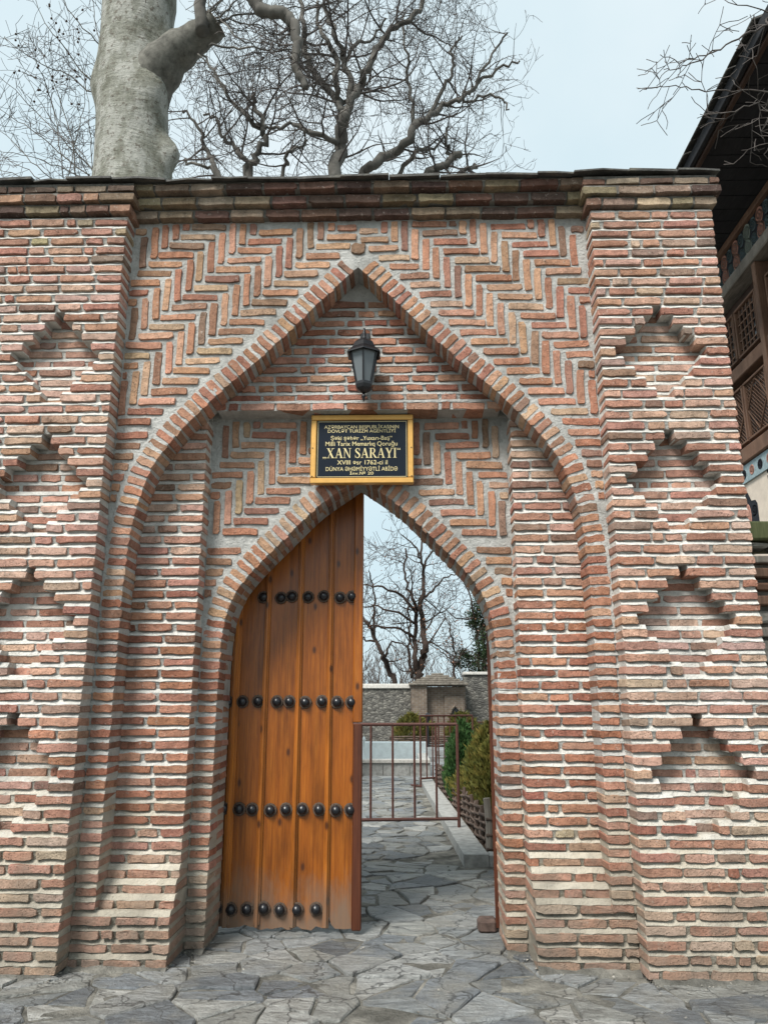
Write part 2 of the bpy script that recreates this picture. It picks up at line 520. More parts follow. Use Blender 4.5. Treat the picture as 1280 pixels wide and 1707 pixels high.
class MB:
    """collects vertices and faces, in world coordinates, for one mesh object"""
    def __init__(s):
        s.v, s.f = [], []

    def add(s, vs, fs):
        n = len(s.v)
        s.v += [tuple(v) for v in vs]
        s.f += [tuple(i + n for i in f) for f in fs]

    def box(s, x0, x1, y0, y1, z0, z1):
        s.add([(x0, y0, z0), (x1, y0, z0), (x1, y1, z0), (x0, y1, z0), (x0, y0, z1), (x1, y0, z1), (x1, y1, z1), (x0, y1, z1)],
              [(0, 3, 2, 1), (4, 5, 6, 7), (0, 1, 5, 4), (1, 2, 6, 5), (2, 3, 7, 6), (3, 0, 4, 7)])

    def bbox(s, x0, x1, y0, y1, z0, z1, bv=0.006):
        bm = bmesh.new()
        M = Matrix.Translation(((x0 + x1) / 2, (y0 + y1) / 2, (z0 + z1) / 2)) @ Matrix.Diagonal((x1 - x0, y1 - y0, z1 - z0, 1))
        bmesh.ops.create_cube(bm, size=1, matrix=M)
        bmesh.ops.bevel(bm, geom=list(bm.edges), offset=bv, segments=1, affect='EDGES')
        bm.verts.index_update()
        s.add([v.co[:] for v in bm.verts], [[v.index for v in f.verts] for f in bm.faces])
        bm.free()

    def tube(s, pts, rad, sides=6, cap=True):
        n = len(pts)
        if n < 2:
            return
        if not isinstance(rad, (list, tuple)):
            rad = [rad] * n
        pts = [Vector(q) for q in pts]
        d = (pts[1] - pts[0]).normalized()
        u = d.orthogonal().normalized()
        vs, fs = [], []
        for i in range(n):
            if i:
                e = (pts[min(i + 1, n - 1)] - pts[i - 1])
                if e.length > 1e-9:
                    d = e.normalized()
                u = (u - d * u.dot(d))
                u = u.normalized() if u.length > 1e-6 else d.orthogonal().normalized()
            w_ = d.cross(u)
            for k in range(sides):
                a = 2 * math.pi * k / sides
                vs.append(pts[i] + (u * math.cos(a) + w_ * math.sin(a)) * rad[i])
        for i in range(n - 1):
            for k in range(sides):
                k2 = (k + 1) % sides
                fs.append((i * sides + k, i * sides + k2, (i + 1) * sides + k2, (i + 1) * sides + k))
        if cap:
            fs.append(tuple(reversed(range(sides))))
            fs.append(tuple(range((n - 1) * sides, n * sides)))
        s.add(vs, fs)

    def lathe(s, prof, c, sides=16, phase=0.0):
        """profile of (radius, z) round the vertical axis through c"""
        vs, fs = [], []
        for r, z in prof:
            for k in range(sides):
                a = 2 * math.pi * k / sides + phase
                vs.append((c[0] + r * math.cos(a), c[1] + r * math.sin(a), c[2] + z))
        for i in range(len(prof) - 1):
            for k in range(sides):
                k2 = (k + 1) % sides
                fs.append((i * sides + k, i * sides + k2, (i + 1) * sides + k2, (i + 1) * sides + k))
        fs.append(tuple(reversed(range(sides))))
        fs.append(tuple(range((len(prof) - 1) * sides, len(prof) * sides)))
        s.add(vs, fs)

    def build(s, name, mat, parent=None, smooth=False):
        return mesh_obj(name, s.v, s.f, mat, parent, smooth)


# ------------------------------------------------------------------ bricks
def brick_mesh(L, h, dep, seed, rough=1.0):
    r = random.Random(seed)
    a, c = L / 2, h / 2
    j = lambda s: r.uniform(-s, s) * rough
    cr_ = min(0.008, L * 0.10)
    out = []
    for sx_, sz_ in ((-1, -1), (1, -1), (1, 1), (-1, 1)):
        chip = 2.6 if r.random() < .2 else 1.0
        p1 = (sx_ * a + j(.003), sz_ * (c - cr_ * min(2.0, chip) * r.uniform(.4, 1.0)))
        p2 = (sx_ * (a - cr_ * chip * r.uniform(.5, 1.4)), sz_ * c + j(.002))
        pair = [p1, p2] if sx_ * sz_ > 0 else [p2, p1]
        out += pair
        if (sx_, sz_) == (-1, -1):
            out += [(-a * .45 + j(a * .2), -c + j(.005)), (a * .4 + j(a * .2), -c + j(.005))]
        if (sx_, sz_) == (1, 1):
            out += [(a * .4 + j(a * .2), c + j(.005)), (-a * .4 + j(a * .2), c + j(.005))]
    n = len(out)
    vs = [(x * (1 - .0022 / a) + j(.001), r.uniform(-.002, .0015), z * (1 - .0024 / c)) for x, z in out]
    vs += [(x, .0035 + r.uniform(-.001, .002), z) for x, z in out]
    vs += [(x, dep, z) for x, z in out]
    fs = [tuple(range(n))]
    for k in (0, 1):
        for i in range(n):
            i2 = (i + 1) % n
            fs.append((k * n + i2, k * n + i, (k + 1) * n + i, (k + 1) * n + i2))
    me = bpy.data.meshes.new('brick')
    me.from_pydata(vs, [], fs)
    me.materials.append(MATS['brick'])
    me.update()
    return me


CLS = {'full': (.235, .049, .17), 'mid': (.165, .049, .17), 'half': (.11, .049, .17), 'bat': (.055, .049, .17),
       'herr': (.246, .052, .09), 'vous': (.128, .047, .2), 'corn': (.25, .062, .22), 'stub': (.11, .049, .09)}
BM = {k: [brick_mesh(*v, 100 + 31 * i + hash(v) % 7, 1.15) for i in range(9)] for k, v in CLS.items()}

PAL = {
    'wall': [((.42, .195, .130), 5), ((.46, .245, .175), 5), ((.36, .150, .098), 4), ((.47, .285, .215), 4), ((.26, .140, .10), 2),
             ((.42, .27, .20), 1), ((.28, .175, .135), 1)],
    'red': [((.36, .130, .070), 6), ((.40, .165, .095), 5), ((.29, .098, .055), 4), ((.41, .195, .120), 3), ((.22, .10, .065), 1)],
    'herr': [((.42, .180, .098), 5), ((.45, .225, .130), 5), ((.36, .140, .080), 4), ((.30, .145, .090), 2), ((.44, .27, .165), 2),
             ((.25, .14, .09), 1)],
    'top': [((.38, .19, .125), 4), ((.42, .31, .18), 2), ((.33, .15, .10), 4), ((.28, .20, .14), 2)],
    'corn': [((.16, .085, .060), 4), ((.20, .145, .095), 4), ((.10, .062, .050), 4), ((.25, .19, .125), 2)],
    'foot': [((.40, .225, .155), 4), ((.38, .17, .115), 5), ((.32, .115, .070), 3), ((.38, .27, .195), 2)],
}


def tint(zone):
    ps = PAL[zone]
    k = RN.uniform(0, sum(q[1] for q in ps))
    for c, wt in ps:
        k -= wt
        if k <= 0:
            break
    g = RN.uniform(.88, 1.2)
    lum = .35 * c[0] + .45 * c[1] + .2 * c[2]
    c = tuple((v + (lum * k_ - v) * .28) * 1.06 for v, k_ in zip(c, (1.2, 1.0, .84)))
    return (min(1, c[0] * g * RN.uniform(.96, 1.04)), min(1, c[1] * g * RN.uniform(.95, 1.06)), min(1, c[2] * g * RN.uniform(.93, 1.07)), 1)


def brick(cls, x, y, z, L, h, parent, zone, ang=0.0, depth=None):
    """x, y, z is the middle of the front face; ang turns it in the plane of the wall"""
    L0, h0, d0 = CLS[cls]
    o = bpy.data.objects.new('brick', RN.choice(BM[cls]))
    o.location = (x, y + RN.uniform(-.006, .004), z)
    o.rotation_euler = (RN.uniform(-.05, .05), -ang + RN.uniform(-.018, .018), RN.uniform(-.025, .025))
    o.scale = (L / L0, (depth or d0) / d0, h / h0)
    o.color = tint(zone)
    COL.objects.link(o)
    o.parent = parent
    return o


def pick_cls(L):
    return 'full' if L > .2 else 'mid' if L > .138 else 'half' if L > .08 else 'bat'


def split_run(x0, x1, joint=.02):
    """lengths of the bricks that fill one run of a course"""
    out, x = [], x0
    while True:
        rem = x1 - x
        if rem < .275:
            if rem > .03:
                out.append((x, x1))
            return out
        L = RN.choices((.235, .165, .11, .06), (9, 3, 3, 1))[0] * RN.uniform(.92, 1.06)
        if rem - L - joint < .05:
            L = rem * .5 - joint
        out.append((x, x + L))
        x += L + joint * RN.uniform(.75, 1.4)


def mortar_course(mb, x0, x1, yf, z0, h, p, dep, bat=.02, step=.045):
    """one course of mortar: head joints plus a weathered bed joint that slopes back under the next course"""
    n = max(2, int((x1 - x0) / step) + 1)
    vs, fs = [], []
    for i in range(n + 1):
        x = x0 + (x1 - x0) * i / n
        j1, j2, j3 = RN.uniform(-.003, .003), RN.uniform(-.004, .004), RN.uniform(-.003, .003)
        vs += [(x, yf + bat + .001, z0 - .0015), (x, yf + .006 + j3, z0 + h - .006), (x, yf - .001 + j1, z0 + h + j2),
               (x, yf + bat + j3, z0 + p - .0005), (x, yf + dep, z0 + p - .0005), (x, yf + dep, z0 - .0015)]
    for i in range(n):
        a, c = i * 6, i * 6 + 6
        for k in range(6):
            k2 = (k + 1) % 6
            fs.append((a + k, c + k, c + k2, a + k2))
    fs.append((0, 1, 2, 3, 4, 5))
    fs.append(tuple(n * 6 + k for k in (5, 4, 3, 2, 1, 0)))
    mb.add(vs, fs)


def lay_course(mb, parent, x0, x1, yf, z0, h, p, dep, zone, bat=.016, e0=.005, e1=.005, cls_short=None):
    if x1 - x0 < .03:
        return
    mortar_course(mb, x0 + e0, x1 - e1, yf, z0, h, p, dep, bat)
    for a, c in split_run(x0, x1):
        L = c - a
        brick((('herr' if L > .15 else 'stub') if cls_short else pick_cls(L)), (a + c) / 2, yf, z0 + h / 2 + RN.uniform(-.003, .002), L, h * RN.uniform(.93, 1.06), parent, zone,
              RN.uniform(-.008, .008), dep)


# outlines of the two pointed arches, half of each: (distance from the axis, height)
OUTER = [(1.5, 1.944), (1.497, 2.25), (1.485, 2.5), (1.458, 2.70), (1.415, 2.89), (1.35, 3.06), (1.255, 3.21), (1.12, 3.37), (.93, 3.575), (.71, 3.78),
         (.48, 4.015), (.25, 4.265), (.0, 4.52)]
INNER = [(.93, 1.571), (.928, 1.78), (.915, 1.97), (.885, 2.11), (.835, 2.235), (.765, 2.335), (.67, 2.445), (.56, 2.56), (.42, 2.705), (.26, 2.86), (.0, 3.045)]


def smooth_curve(pts, n=6):
    out = []
    for i in range(len(pts) - 1):
        p0, p1, p2, p3 = pts[max(i - 1, 0)], pts[i], pts[i + 1], pts[min(i + 2, len(pts) - 1)]
        for k in range(n):
            u = k / n
            out.append(tuple(.5 * ((2 * p1[d]) + (-p0[d] + p2[d]) * u + (2 * p0[d] - 5 * p1[d] + 4 * p2[d] - p3[d]) * u * u
                                   + (-p0[d] + 3 * p1[d] - 3 * p2[d] + p3[d]) * u ** 3) for d in (0, 1)))
    out.append(pts[-1])
    return out


OC, IC = smooth_curve(OUTER), smooth_curve(INNER)


def offset_curve(c, d):
    out = []
    for i in range(len(c)):
        a, b_ = c[max(i - 1, 0)], c[min(i + 1, len(c) - 1)]
        tx, tz = b_[0] - a[0], b_[1] - a[1]
        l = math.hypot(tx, tz)
        out.append((c[i][0] + tz / l * d, c[i][1] - tx / l * d))   # outward: away from the axis and up
    # the two halves meet on the axis
    x, z = out[-1]
    a = out[-2]
    s = (z - a[1]) / (x - a[0]) if abs(x - a[0]) > 1e-6 else -1
    out[-1] = (0.0, z - s * x)
    return [q for q in out if q[0] >= 0]


def halfwidth(c, z):
    """half width of an arch at height z"""
    if z <= c[0][1]:
        return c[0][0]
    for i in range(len(c) - 1):
        if c[i][1] <= z <= c[i + 1][1]:
            u = (z - c[i][1]) / max(1e-9, c[i + 1][1] - c[i][1])
            return c[i][0] + (c[i + 1][0] - c[i][0]) * u
    return 0.0


OX, IX = offset_curve(OC, .138), offset_curve(IC, .138)

Y1, Y2, Y3, YB = .15, .35, .50, .90        # spandrel face, niche face, inner spandrel face, back of the wall
P = .0747                                  # course pitch
BH = .0465
PX0, PX1 = 1.64, 2.49                      # pilaster

gate = thing('brick_gateway', 'tall red brick gateway with two nested pointed arches and diamond niches', 'gateway', (0, 0, 0))

# core of the wall: solid behind the facings
mb = MB()
for s in (-1, 1):
    a, c = sorted((s * 1.645, s * (2.475 if s > 0 else 2.56)))
    mb.box(a, c, .188, YB, 0, 4.9)
    a, c = sorted((s * 1.07, s * 1.644))
    mb.box(a, c, .48, YB - .002, 0, 4.9)
mb.box(-1.645, 1.645, .33, YB - .004, 4.53, 5.08)
mb.box(-1.069, 1.069, .501, YB - .003, 3.50, 4.54)
for s in (-1, 1):
    a, c = sorted((s * 1.646, s * 2.47))
    mb.box(a, c, .10, YB - .001, 4.88, 5.08)
# ring of masonry round the inner opening, down to the door
pts = IX
for s in (-1, 1):
    vs, fs = [], []
    prof = [(1.075, 0.0)] + [(1.075, q[1]) for q in IX] + [(1.075, 3.52)]
    inn = [(IC[0][0] + .012, 0.0)] + [(q[0] + .012, q[1] + .012) for q in IC]
    # sweep: for each height, a strip from the arch to the flank
    zs = [0.0] + [q[1] + .012 for q in IC] + [3.52]
    xs = [IC[0][0] + .012] + [max(0.0, q[0] + .012) if i < len(IC) - 1 else 0.0 for i, q in enumerate(IC)] + [0.0]
    for z, x in zip(zs, xs):
        for y in (Y3 + .012, YB - .005):
            vs += [(s * x, y, z), (s * 1.075, y, z)]
    for i in range(len(zs) - 1):
        a, c = 4 * i, 4 * i + 4
        q = [(a, a + 1, c + 1, c), (a + 2, c + 2, c + 3, a + 3), (a, c, c + 2, a + 2)]
        fs += q if s > 0 else [tuple(reversed(k)) for k in q]
    mb.add(vs, fs)
mb.build('wall_core', 'mortar', gate)

# --- pilasters with their stepped diamond niches
TOPROWS = (54, 42, 30, 18)
STEP = (.03, .098, .165, .232, .30, .255, .19, .125, .062)


def pilaster(s):
    mort = MB()
    part = bpy.data.objects.new('pilaster', bpy.data.meshes.new('pilaster'))
    COL.objects.link(part)
    hang(part, gate)
    xc = s * 2.045
    xa, xb = sorted((s * PX0, s * (PX1 if s > 0 else 2.575)))
    niches = {}
    for tr in TOPROWS:
        q = bpy.data.objects.new('diamond_niche', bpy.data.meshes.new('diamond_niche'))
        COL.objects.link(q)
        hang(q, gate)
        niches[tr] = (q, MB())
    for k in range(65):
        z0 = .012 + k * P
        wob = .004 * math.sin(k * 1.7 + s) + .003 * math.sin(k * .61)
        zone = 'foot' if k < 9 else 'wall' if k < 62 else 'top'
        if 9 <= k < 20 and RN.random() < .4:
            zone = 'foot' if k < 14 else 'red'
        hw = None
        for tr in TOPROWS:
            if 0 <= tr - k < len(STEP):
                hw, ntr = STEP[tr - k], tr
        e_in = .006
        if hw is None:
            lay_course(mort, part, xa + wob * .5, xb + wob * .5, 0, z0, BH, P, .19, zone, .021, e_in, e_in)
        else:
            lay_course(mort, part, xa + wob * .5, xc - hw + RN.uniform(-.008, .008), 0, z0, BH, P, .19, zone, .021, e_in, .004)
            lay_course(mort, part, xc + hw + RN.uniform(-.008, .008), xb + wob * .5, 0, z0, BH, P, .19, zone, .021, .004, e_in)
            q, nm = niches[ntr]
            low = ntr - k > 4
            yy = .12 if not low else .095
            lay_course(nm, q, xc - hw - .012, xc + hw + .012, yy, z0, BH, P, .09, 'wall', .012, 0, 0, 'stub')
    # the side faces show one brick of depth each course already; finish the mortar meshes
    for o, m_ in [(part, mort)] + list(niches.values()):
        o.data.from_pydata(m_.v, [], m_.f)
        o.data.materials.append(MATS['mortar'])
        o.data.update()
    return part


pilaster(-1)
pilaster(1)


# --- plain mortar facing with a gently uneven face
def facing(mb, inside, x0, x1, z0, z1, yf, dep, cell=.03):
    nx, nz = int((x1 - x0) / cell), int((z1 - z0) / cell)
    idx = {}
    vs, fs = [], []

    def vert(i, k):
        if (i, k) not in idx:
            x, z = x0 + (x1 - x0) * i / nx, z0 + (z1 - z0) * k / nz
            idx[(i, k)] = len(vs)
            y = yf + .009 + .004 * noise.noise(Vector((x * 22, z * 22, yf))) + .003 * noise.noise(Vector((x * 60, z * 60, 3)))
            vs.append((x, y, z))
        return idx[(i, k)]
    for i in range(nx):
        for k in range(nz):
            x, z = x0 + (x1 - x0) * (i + .5) / nx, z0 + (z1 - z0) * (k + .5) / nz
            if inside(x, z):
                fs.append((vert(i, k), vert(i + 1, k), vert(i + 1, k + 1), vert(i, k + 1)))
    mb.add(vs, fs)
    # solid behind
    n = len(mb.v)


def herringbone(part, inside, sign, ax, az, yf, zone, xr, zr, w_=.0745, Lp=.270, L=.246):
    """bands of lying and standing bricks rising towards the axis; sign mirrors them to the other half"""
    def put(cx, cz, vertical):
        # keep the longest stretch of the brick that lies inside the field
        m_ = 24
        best, run = (0, 0), None
        for i in range(m_ + 1):
            ok = False
            if i < m_:
                q = (i + .5) / m_ - .5
                x, z = (cx, cz + q * L) if vertical else (cx + q * L, cz)
                ok = (inside(sign * x, z) and inside(sign * x + (.02 if vertical else 0), z + (0 if vertical else .02))
                      and inside(sign * x - (.02 if vertical else 0), z - (0 if vertical else .02)))
            if ok and run is None:
                run = i
            if not ok and run is not None:
                if i - run > best[1] - best[0]:
                    best = (run, i)
                run = None
        ln = (best[1] - best[0]) / m_ * L
        if ln < .04:
            return
        mid = ((best[0] + best[1]) / 2 / m_ - .5) * L
        if ln < L * .98:
            ln -= .012
        x, z = (cx, cz + mid) if vertical else (cx + mid, cz)
        cl = 'herr' if ln > .15 else 'stub'
        brick(cl, sign * x + RN.uniform(-.003, .003), yf, z + RN.uniform(-.003, .003), ln * RN.uniform(.98, 1.03), BH * RN.uniform(.98, 1.12), part, zone,
              (math.pi / 2 if vertical else 0) + RN.uniform(-.03, .03))
    for bnd in range(-14, 15):
        for k in range(-70, 90):
            x0, z0 = ax + k * w_ + bnd * Lp, az + k * w_ - bnd * Lp
            if xr[0] - .3 < x0 < xr[1] + .3 and zr[0] - .3 < z0 < zr[1] + .3:
                put(x0 + L / 2, z0, False)
                put(x0 + Lp + w_ * .5 - .004, z0 + w_ / 2 - Lp / 2 + .004, True)


def voussoirs(part, curve, depth, yf, pitch, zone, L, second=None, zmin=0.0):
    """bricks standing on the curve of an arch, both halves"""
    for s in (-1, 1):
        acc, last = 0.0, curve[0]
        seglen = [0.0]
        for i in range(1, len(curve)):
            seglen.append(seglen[-1] + math.hypot(curve[i][0] - curve[i - 1][0], curve[i][1] - curve[i - 1][1]))
        tot = seglen[-1] - .03
        n = int(tot / pitch)
        for k in range(n):
            d = (k + .5) * tot / n
            i = next(j for j in range(1, len(seglen)) if seglen[j] >= d)
            u = (d - seglen[i - 1]) / (seglen[i] - seglen[i - 1])
            a, c = curve[i - 1], curve[i]
            x, z = a[0] + (c[0] - a[0]) * u, a[1] + (c[1] - a[1]) * u
            i0, i1 = max(0, i - 3), min(len(curve) - 1, i + 2)
            tx, tz = curve[i1][0] - curve[i0][0], curve[i1][1] - curve[i0][1]
            l = math.hypot(tx, tz)
            nx, nz_ = tz / l, -tx / l
            if nz_ < 0:
                nx, nz_ = nx, nz_
            ln = L * RN.uniform(.95, 1.04)
            r0 = RN.uniform(-.004, .003)
            cx, cz = x + nx * (ln / 2 + r0), z + nz_ * (ln / 2 + r0)
            ang = math.atan2(nz_, s * nx) + RN.uniform(-.03, .03)
            brick('vous', s * cx, yf, cz, ln, .050 * RN.uniform(.88, 1.08), part, 'red' if z < curve[0][1] + .45 and RN.random() < .7 else zone, ang, depth)
            if second:
                brick('vous', s * (cx + nx * .004), yf + depth + .018, cz + nz_ * .004, ln, .047 * RN.uniform(.88, 1.04), part, zone,
                      ang + RN.uniform(-.02, .02), second)


def ring_mortar(mb, curve, outer, yf, yb):
    """mortar between the voussoirs: front face and soffit, a few millimetres behind the bricks"""
    for s in (-1, 1):
        n = min(len(curve), len(outer))
        cv = [(q[0] + .006, q[1] + .004) for q in curve]
        cv[-1] = (0.0, curve[-1][1] + .006)
        ou = offset_curve(curve, .145)
        m_ = min(len(cv), len(ou))
        # walk both outlines by arc length
        def walk(c, k, tot):
            L_ = [0.0]
            for i in range(1, len(c)):
                L_.append(L_[-1] + math.hypot(c[i][0] - c[i - 1][0], c[i][1] - c[i - 1][1]))
            d = L_[-1] * k / tot
            i = next((j for j in range(1, len(L_)) if L_[j] >= d - 1e-9), len(L_) - 1)
            u = (d - L_[i - 1]) / max(1e-9, L_[i] - L_[i - 1])
            return (c[i - 1][0] + (c[i][0] - c[i - 1][0]) * u, c[i - 1][1] + (c[i][1] - c[i - 1][1]) * u)
        K = 90
        vs, fs = [], []
        for k in range(K + 1):
            a, c = walk(cv, k, K), walk(ou, k, K)
            jj = RN.uniform(-.0025, .0025)
            vs += [(s * a[0], yf + .005 + jj, a[1]), (s * c[0], yf + .005 - jj, c[1]), (s * c[0], yb, c[1]), (s * a[0], yb, a[1])]
        for k in range(K):
            i, j = 4 * k, 4 * k + 4
            for q in range(4):
                q2 = (q + 1) % 4
                f = (i + q, i + q2, j + q2, j + q)
                fs.append(f if s > 0 else tuple(reversed(f)))
        mb.add(vs, fs)


def wedge(part, s, curve, z0, z1, xo, yf, zone):
    """short lying bricks between the shoulder of an arch and the upright beside it"""
    z = z0
    while z < z1:
        xi = max(halfwidth(curve, z), halfwidth(curve, z - .02)) + .016
        for a, c in split_run(xi, xo - .006, .02):
            L = c - a
            if L > .028:
                brick('herr' if L > .15 else 'stub', s * (a + c) / 2, yf, z, L, BH * RN.uniform(.98, 1.12), part, zone, RN.uniform(-.03, .03))
        z += .0735


def part_pair(name):
    o = bpy.data.objects.new(name, bpy.data.meshes.new(name))
    COL.objects.link(o)
    hang(o, gate)
    return o, MB()


def finish(o, mb, mat='mortar', smooth=False):
    o.data.from_pydata(mb.v, [], mb.f)
    o.data.materials.append(MATS[mat])
    if smooth:
        o.data.polygons.foreach_set('use_smooth', [True] * len(o.data.polygons))
    o.data.update()


# --- spandrel of the outer arch: herringbone brick
ZT = 4.90
for s in (-1, 1):
    sp_, mb = part_pair('herringbone_spandrel')

    def ins(x, z, s=s):
        ax = abs(x)
        if x * s < .008 or ax > PX0 - .004 or z > ZT or z < 3.30:
            return False
        return ax > halfwidth(OX, z) + .012 if z < OX[-1][1] + .02 else True

    def ins_back(x, z, s=s):
        ax = abs(x)
        return x * s > -.02 and ax < PX0 + .01 and (ax > halfwidth(OX, z) - .05)
    facing(mb, ins_back, min(0, s * 1.66), max(0, s * 1.66), 2.0, 4.93, Y1, .2)
    # solid behind the facing
    herringbone(sp_, ins, -1 if s < 0 else 1, 0, 0, Y1, 'herr', (0, 0), (0, 0)) if False else None
    ax_, az_ = -1.2, 3.802
    if s > 0:
        ax_, az_ = -1.19, 3.78
    # the field is laid out on the left half and mirrored to the right
    herringbone(sp_, ins, 1 if s < 0 else -1, ax_, az_, Y1, 'herr', (-1.7, 0.05), (2.0, 4.95))
    wedge(sp_, s, OX, 2.30, 3.27, PX0, Y1, 'herr')
    finish(sp_, mb, 'mortar_grey', smooth=True)

# --- outer arch: voussoirs above, coursed jambs below
oa, mb = part_pair('outer_arch')
ring_mortar(mb, OC, OX, Y1, Y2 + .02)
voussoirs(oa, OC, .2, Y1, .0665, 'herr', .128)
key = brick('stub', 0.0, Y1 - .004, 4.52 + .155, .098, .085, oa, 'herr')
for s in (-1, 1):
    for k in range(4, 27):
        z0 = .012 + k * P
        if z0 + P > 2.02:
            break
        a, c = sorted((s * 1.5, s * 1.637))
        mortar_course(mb, a + (.006 if s > 0 else -.014), c + (-.006 if s < 0 else .014), Y1, z0, BH, P, .22, .014, .05)
        brick('vous', (a + c) / 2 - s * .003, Y1, z0 + BH / 2, .128 * RN.uniform(.93, 1.03), BH * RN.uniform(.92, 1.05), oa, 'red' if k > 12 else 'foot', RN.uniform(-.02, .02))
finish(oa, mb, 'mortar_grey')

# --- back of the niche: flanks, tympanum and its ledge
for s in (-1, 1):
    fl, mb = part_pair('flank_panel')
    for k in range(5, 47):
        z0 = .012 + k * P
        hw = min(1.5, halfwidth(OC, z0 + .03)) + .03
        if hw - 1.065 < .05 or z0 > 3.44:
            continue
        a, c = sorted((s * (1.065 + RN.uniform(-.004, .004)), s * hw))
        zone = 'foot' if k < 10 else 'red' if k < 30 else 'wall'
        lay_course(mb, fl, a, c, Y2, z0, BH, P, .16, zone, .020, .005, .005)
    finish(fl, mb)
ty, mb = part_pair('tympanum')
for k in range(14):
    pp = .0735
    z0 = 3.502 + k * pp + (.004 if k else 0)
    hw = halfwidth(OC, z0 + .03) + .03
    if k > 11:
        continue
    yy = Y2 - (.022 if k == 0 else 0)
    lay_course(mb, ty, -hw, hw, yy, z0, BH + (.006 if k == 0 else 0), pp, .17, 'red', .012 if k else .004, .003, .003)
# plain render in the point of the niche
mb.add([(-.2, Y2 + .012, 4.37), (.2, Y2 + .012, 4.37), (0, Y2 + .012, 4.62)], [(0, 1, 2)])
finish(ty, mb, 'mortar_grey')

# --- inner spandrel
for s in (-1, 1):
    sp_, mb = part_pair('inner_spandrel')

    def ins(x, z, s=s):
        ax = abs(x)
        if x * s < .008 or ax > 1.06 or z > 3.49 or z < 2.60:
            return False
        return ax > halfwidth(IX, z) + .012 if z < IX[-1][1] + .02 else True

    def ins_back(x, z, s=s):
        ax = abs(x)
        return x * s > -.02 and ax < 1.08 and ax > halfwidth(IX, z) - .05
    facing(mb, ins_back, min(0, s * 1.08), max(0, s * 1.08), 1.6, 3.52, Y3, .1)
    herringbone(sp_, ins, 1 if s < 0 else -1, -.735 if s < 0 else -.745, 2.885 if s < 0 else 2.87, Y3, 'herr', (-1.1, .05), (1.6, 3.5))
    wedge(sp_, s, IX, 1.86, 2.575, 1.064, Y3, 'herr')
    finish(sp_, mb, 'mortar_grey', smooth=True)

# --- inner arch: two bricks deep
ia, mb = part_pair('inner_arch')
ring_mortar(mb, IC, IX, Y3, YB - .006)
voussoirs(ia, IC, .19, Y3, .0665, 'herr', .128, .18)
for s in (-1, 1):
    for k in range(0, 22):
        z0 = .012 + k * P
        if z0 + P > 1.63:
            break
        a, c = sorted((s * .93, s * 1.067))
        mortar_course(mb, a + (.006 if s > 0 else -.012), c + (-.006 if s < 0 else .012), Y3, z0, BH, P, .39, .014, .05)
        zone = 'foot' if k < 7 else 'red'
        brick('vous', (a + c) / 2 - s * .003, Y3, z0 + BH / 2, .128 * RN.uniform(.93, 1.03), BH * RN.uniform(.92, 1.05), ia, zone, RN.uniform(-.02, .02), .19)
        brick('vous', (a + c) / 2 - s * .001, Y3 + .205, z0 + BH / 2, .13, BH * RN.uniform(.92, 1.05), ia, zone, RN.uniform(-.015, .015), .18)
finish(ia, mb, 'mortar_grey')

# --- plinths at the feet of the niche: lower courses flush, upper ones battered back to the niche face
for s in (-1, 1):
    pl, mb = part_pair('plinth')
    n0 = 4 if s < 0 else 5
    for k in range(n0 + 3):
        z0 = .006 + k * P
        a, c = sorted((s * (1.062 + RN.uniform(-.006, .006)), s * 1.645))
        yy = Y1 + .014 + .008 * math.sin(k * 2.1 + s) + (0, .045, .10, .155)[max(0, k - n0 + 1)]
        lay_course(mb, pl, a, c, yy, z0, BH * .98, P, .36, 'foot', .024, .004, .004)
    finish(pl, mb)

# --- cornice, capitals and slate coping
co, mb = part_pair('cornice')
for k, (yy, z0, h) in enumerate(((.095, 4.905, .060), (.045, 4.980, .062), (-.01, 5.057, .056))):
    mb.box(-1.62, 1.62, yy + .012, .5 - k * .003, z0 + .006, z0 + .074)
    x = -1.63 + RN.uniform(-.1, 0)
    while x < 1.62:
        L = .25 * RN.uniform(.94, 1.05)
        a, c = max(x, -1.62), min(x + L, 1.62)
        if c - a > .05:
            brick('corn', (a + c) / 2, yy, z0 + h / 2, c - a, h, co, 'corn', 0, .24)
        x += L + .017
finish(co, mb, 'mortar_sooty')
for s in (-1, 1):
    cp, mb = part_pair('capital')
    for k, (ov, z0, h) in enumerate(((.028, 4.878, .056), (.055, 4.952, .058), (.050, 5.030, .046))):
        xa, xb = sorted((s * (PX0 - ov), s * ((PX1 if s > 0 else 2.575) + ov)))
        mb.box(xa + .01, xb - .01, -ov + .012, .6 - .002 * k, z0 + .006, z0 + .072)
        x = xa
        for a, c in split_run(xa, xb, .014):
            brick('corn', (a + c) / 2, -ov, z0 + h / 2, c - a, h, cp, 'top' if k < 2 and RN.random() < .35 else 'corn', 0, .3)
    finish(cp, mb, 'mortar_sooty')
cop, mb = part_pair('coping')
mb.add([(-2.52, -.01, 5.108), (2.52, -.01, 5.108), (2.52, .45, 5.21), (-2.52, .45, 5.21), (-2.52, .91, 5.108), (2.52, .91, 5.108)],
       [(0, 1, 2, 3), (3, 2, 5, 4), (0, 4, 5, 1), (0, 3, 4), (1, 5, 2)])
finish(cop, mb)
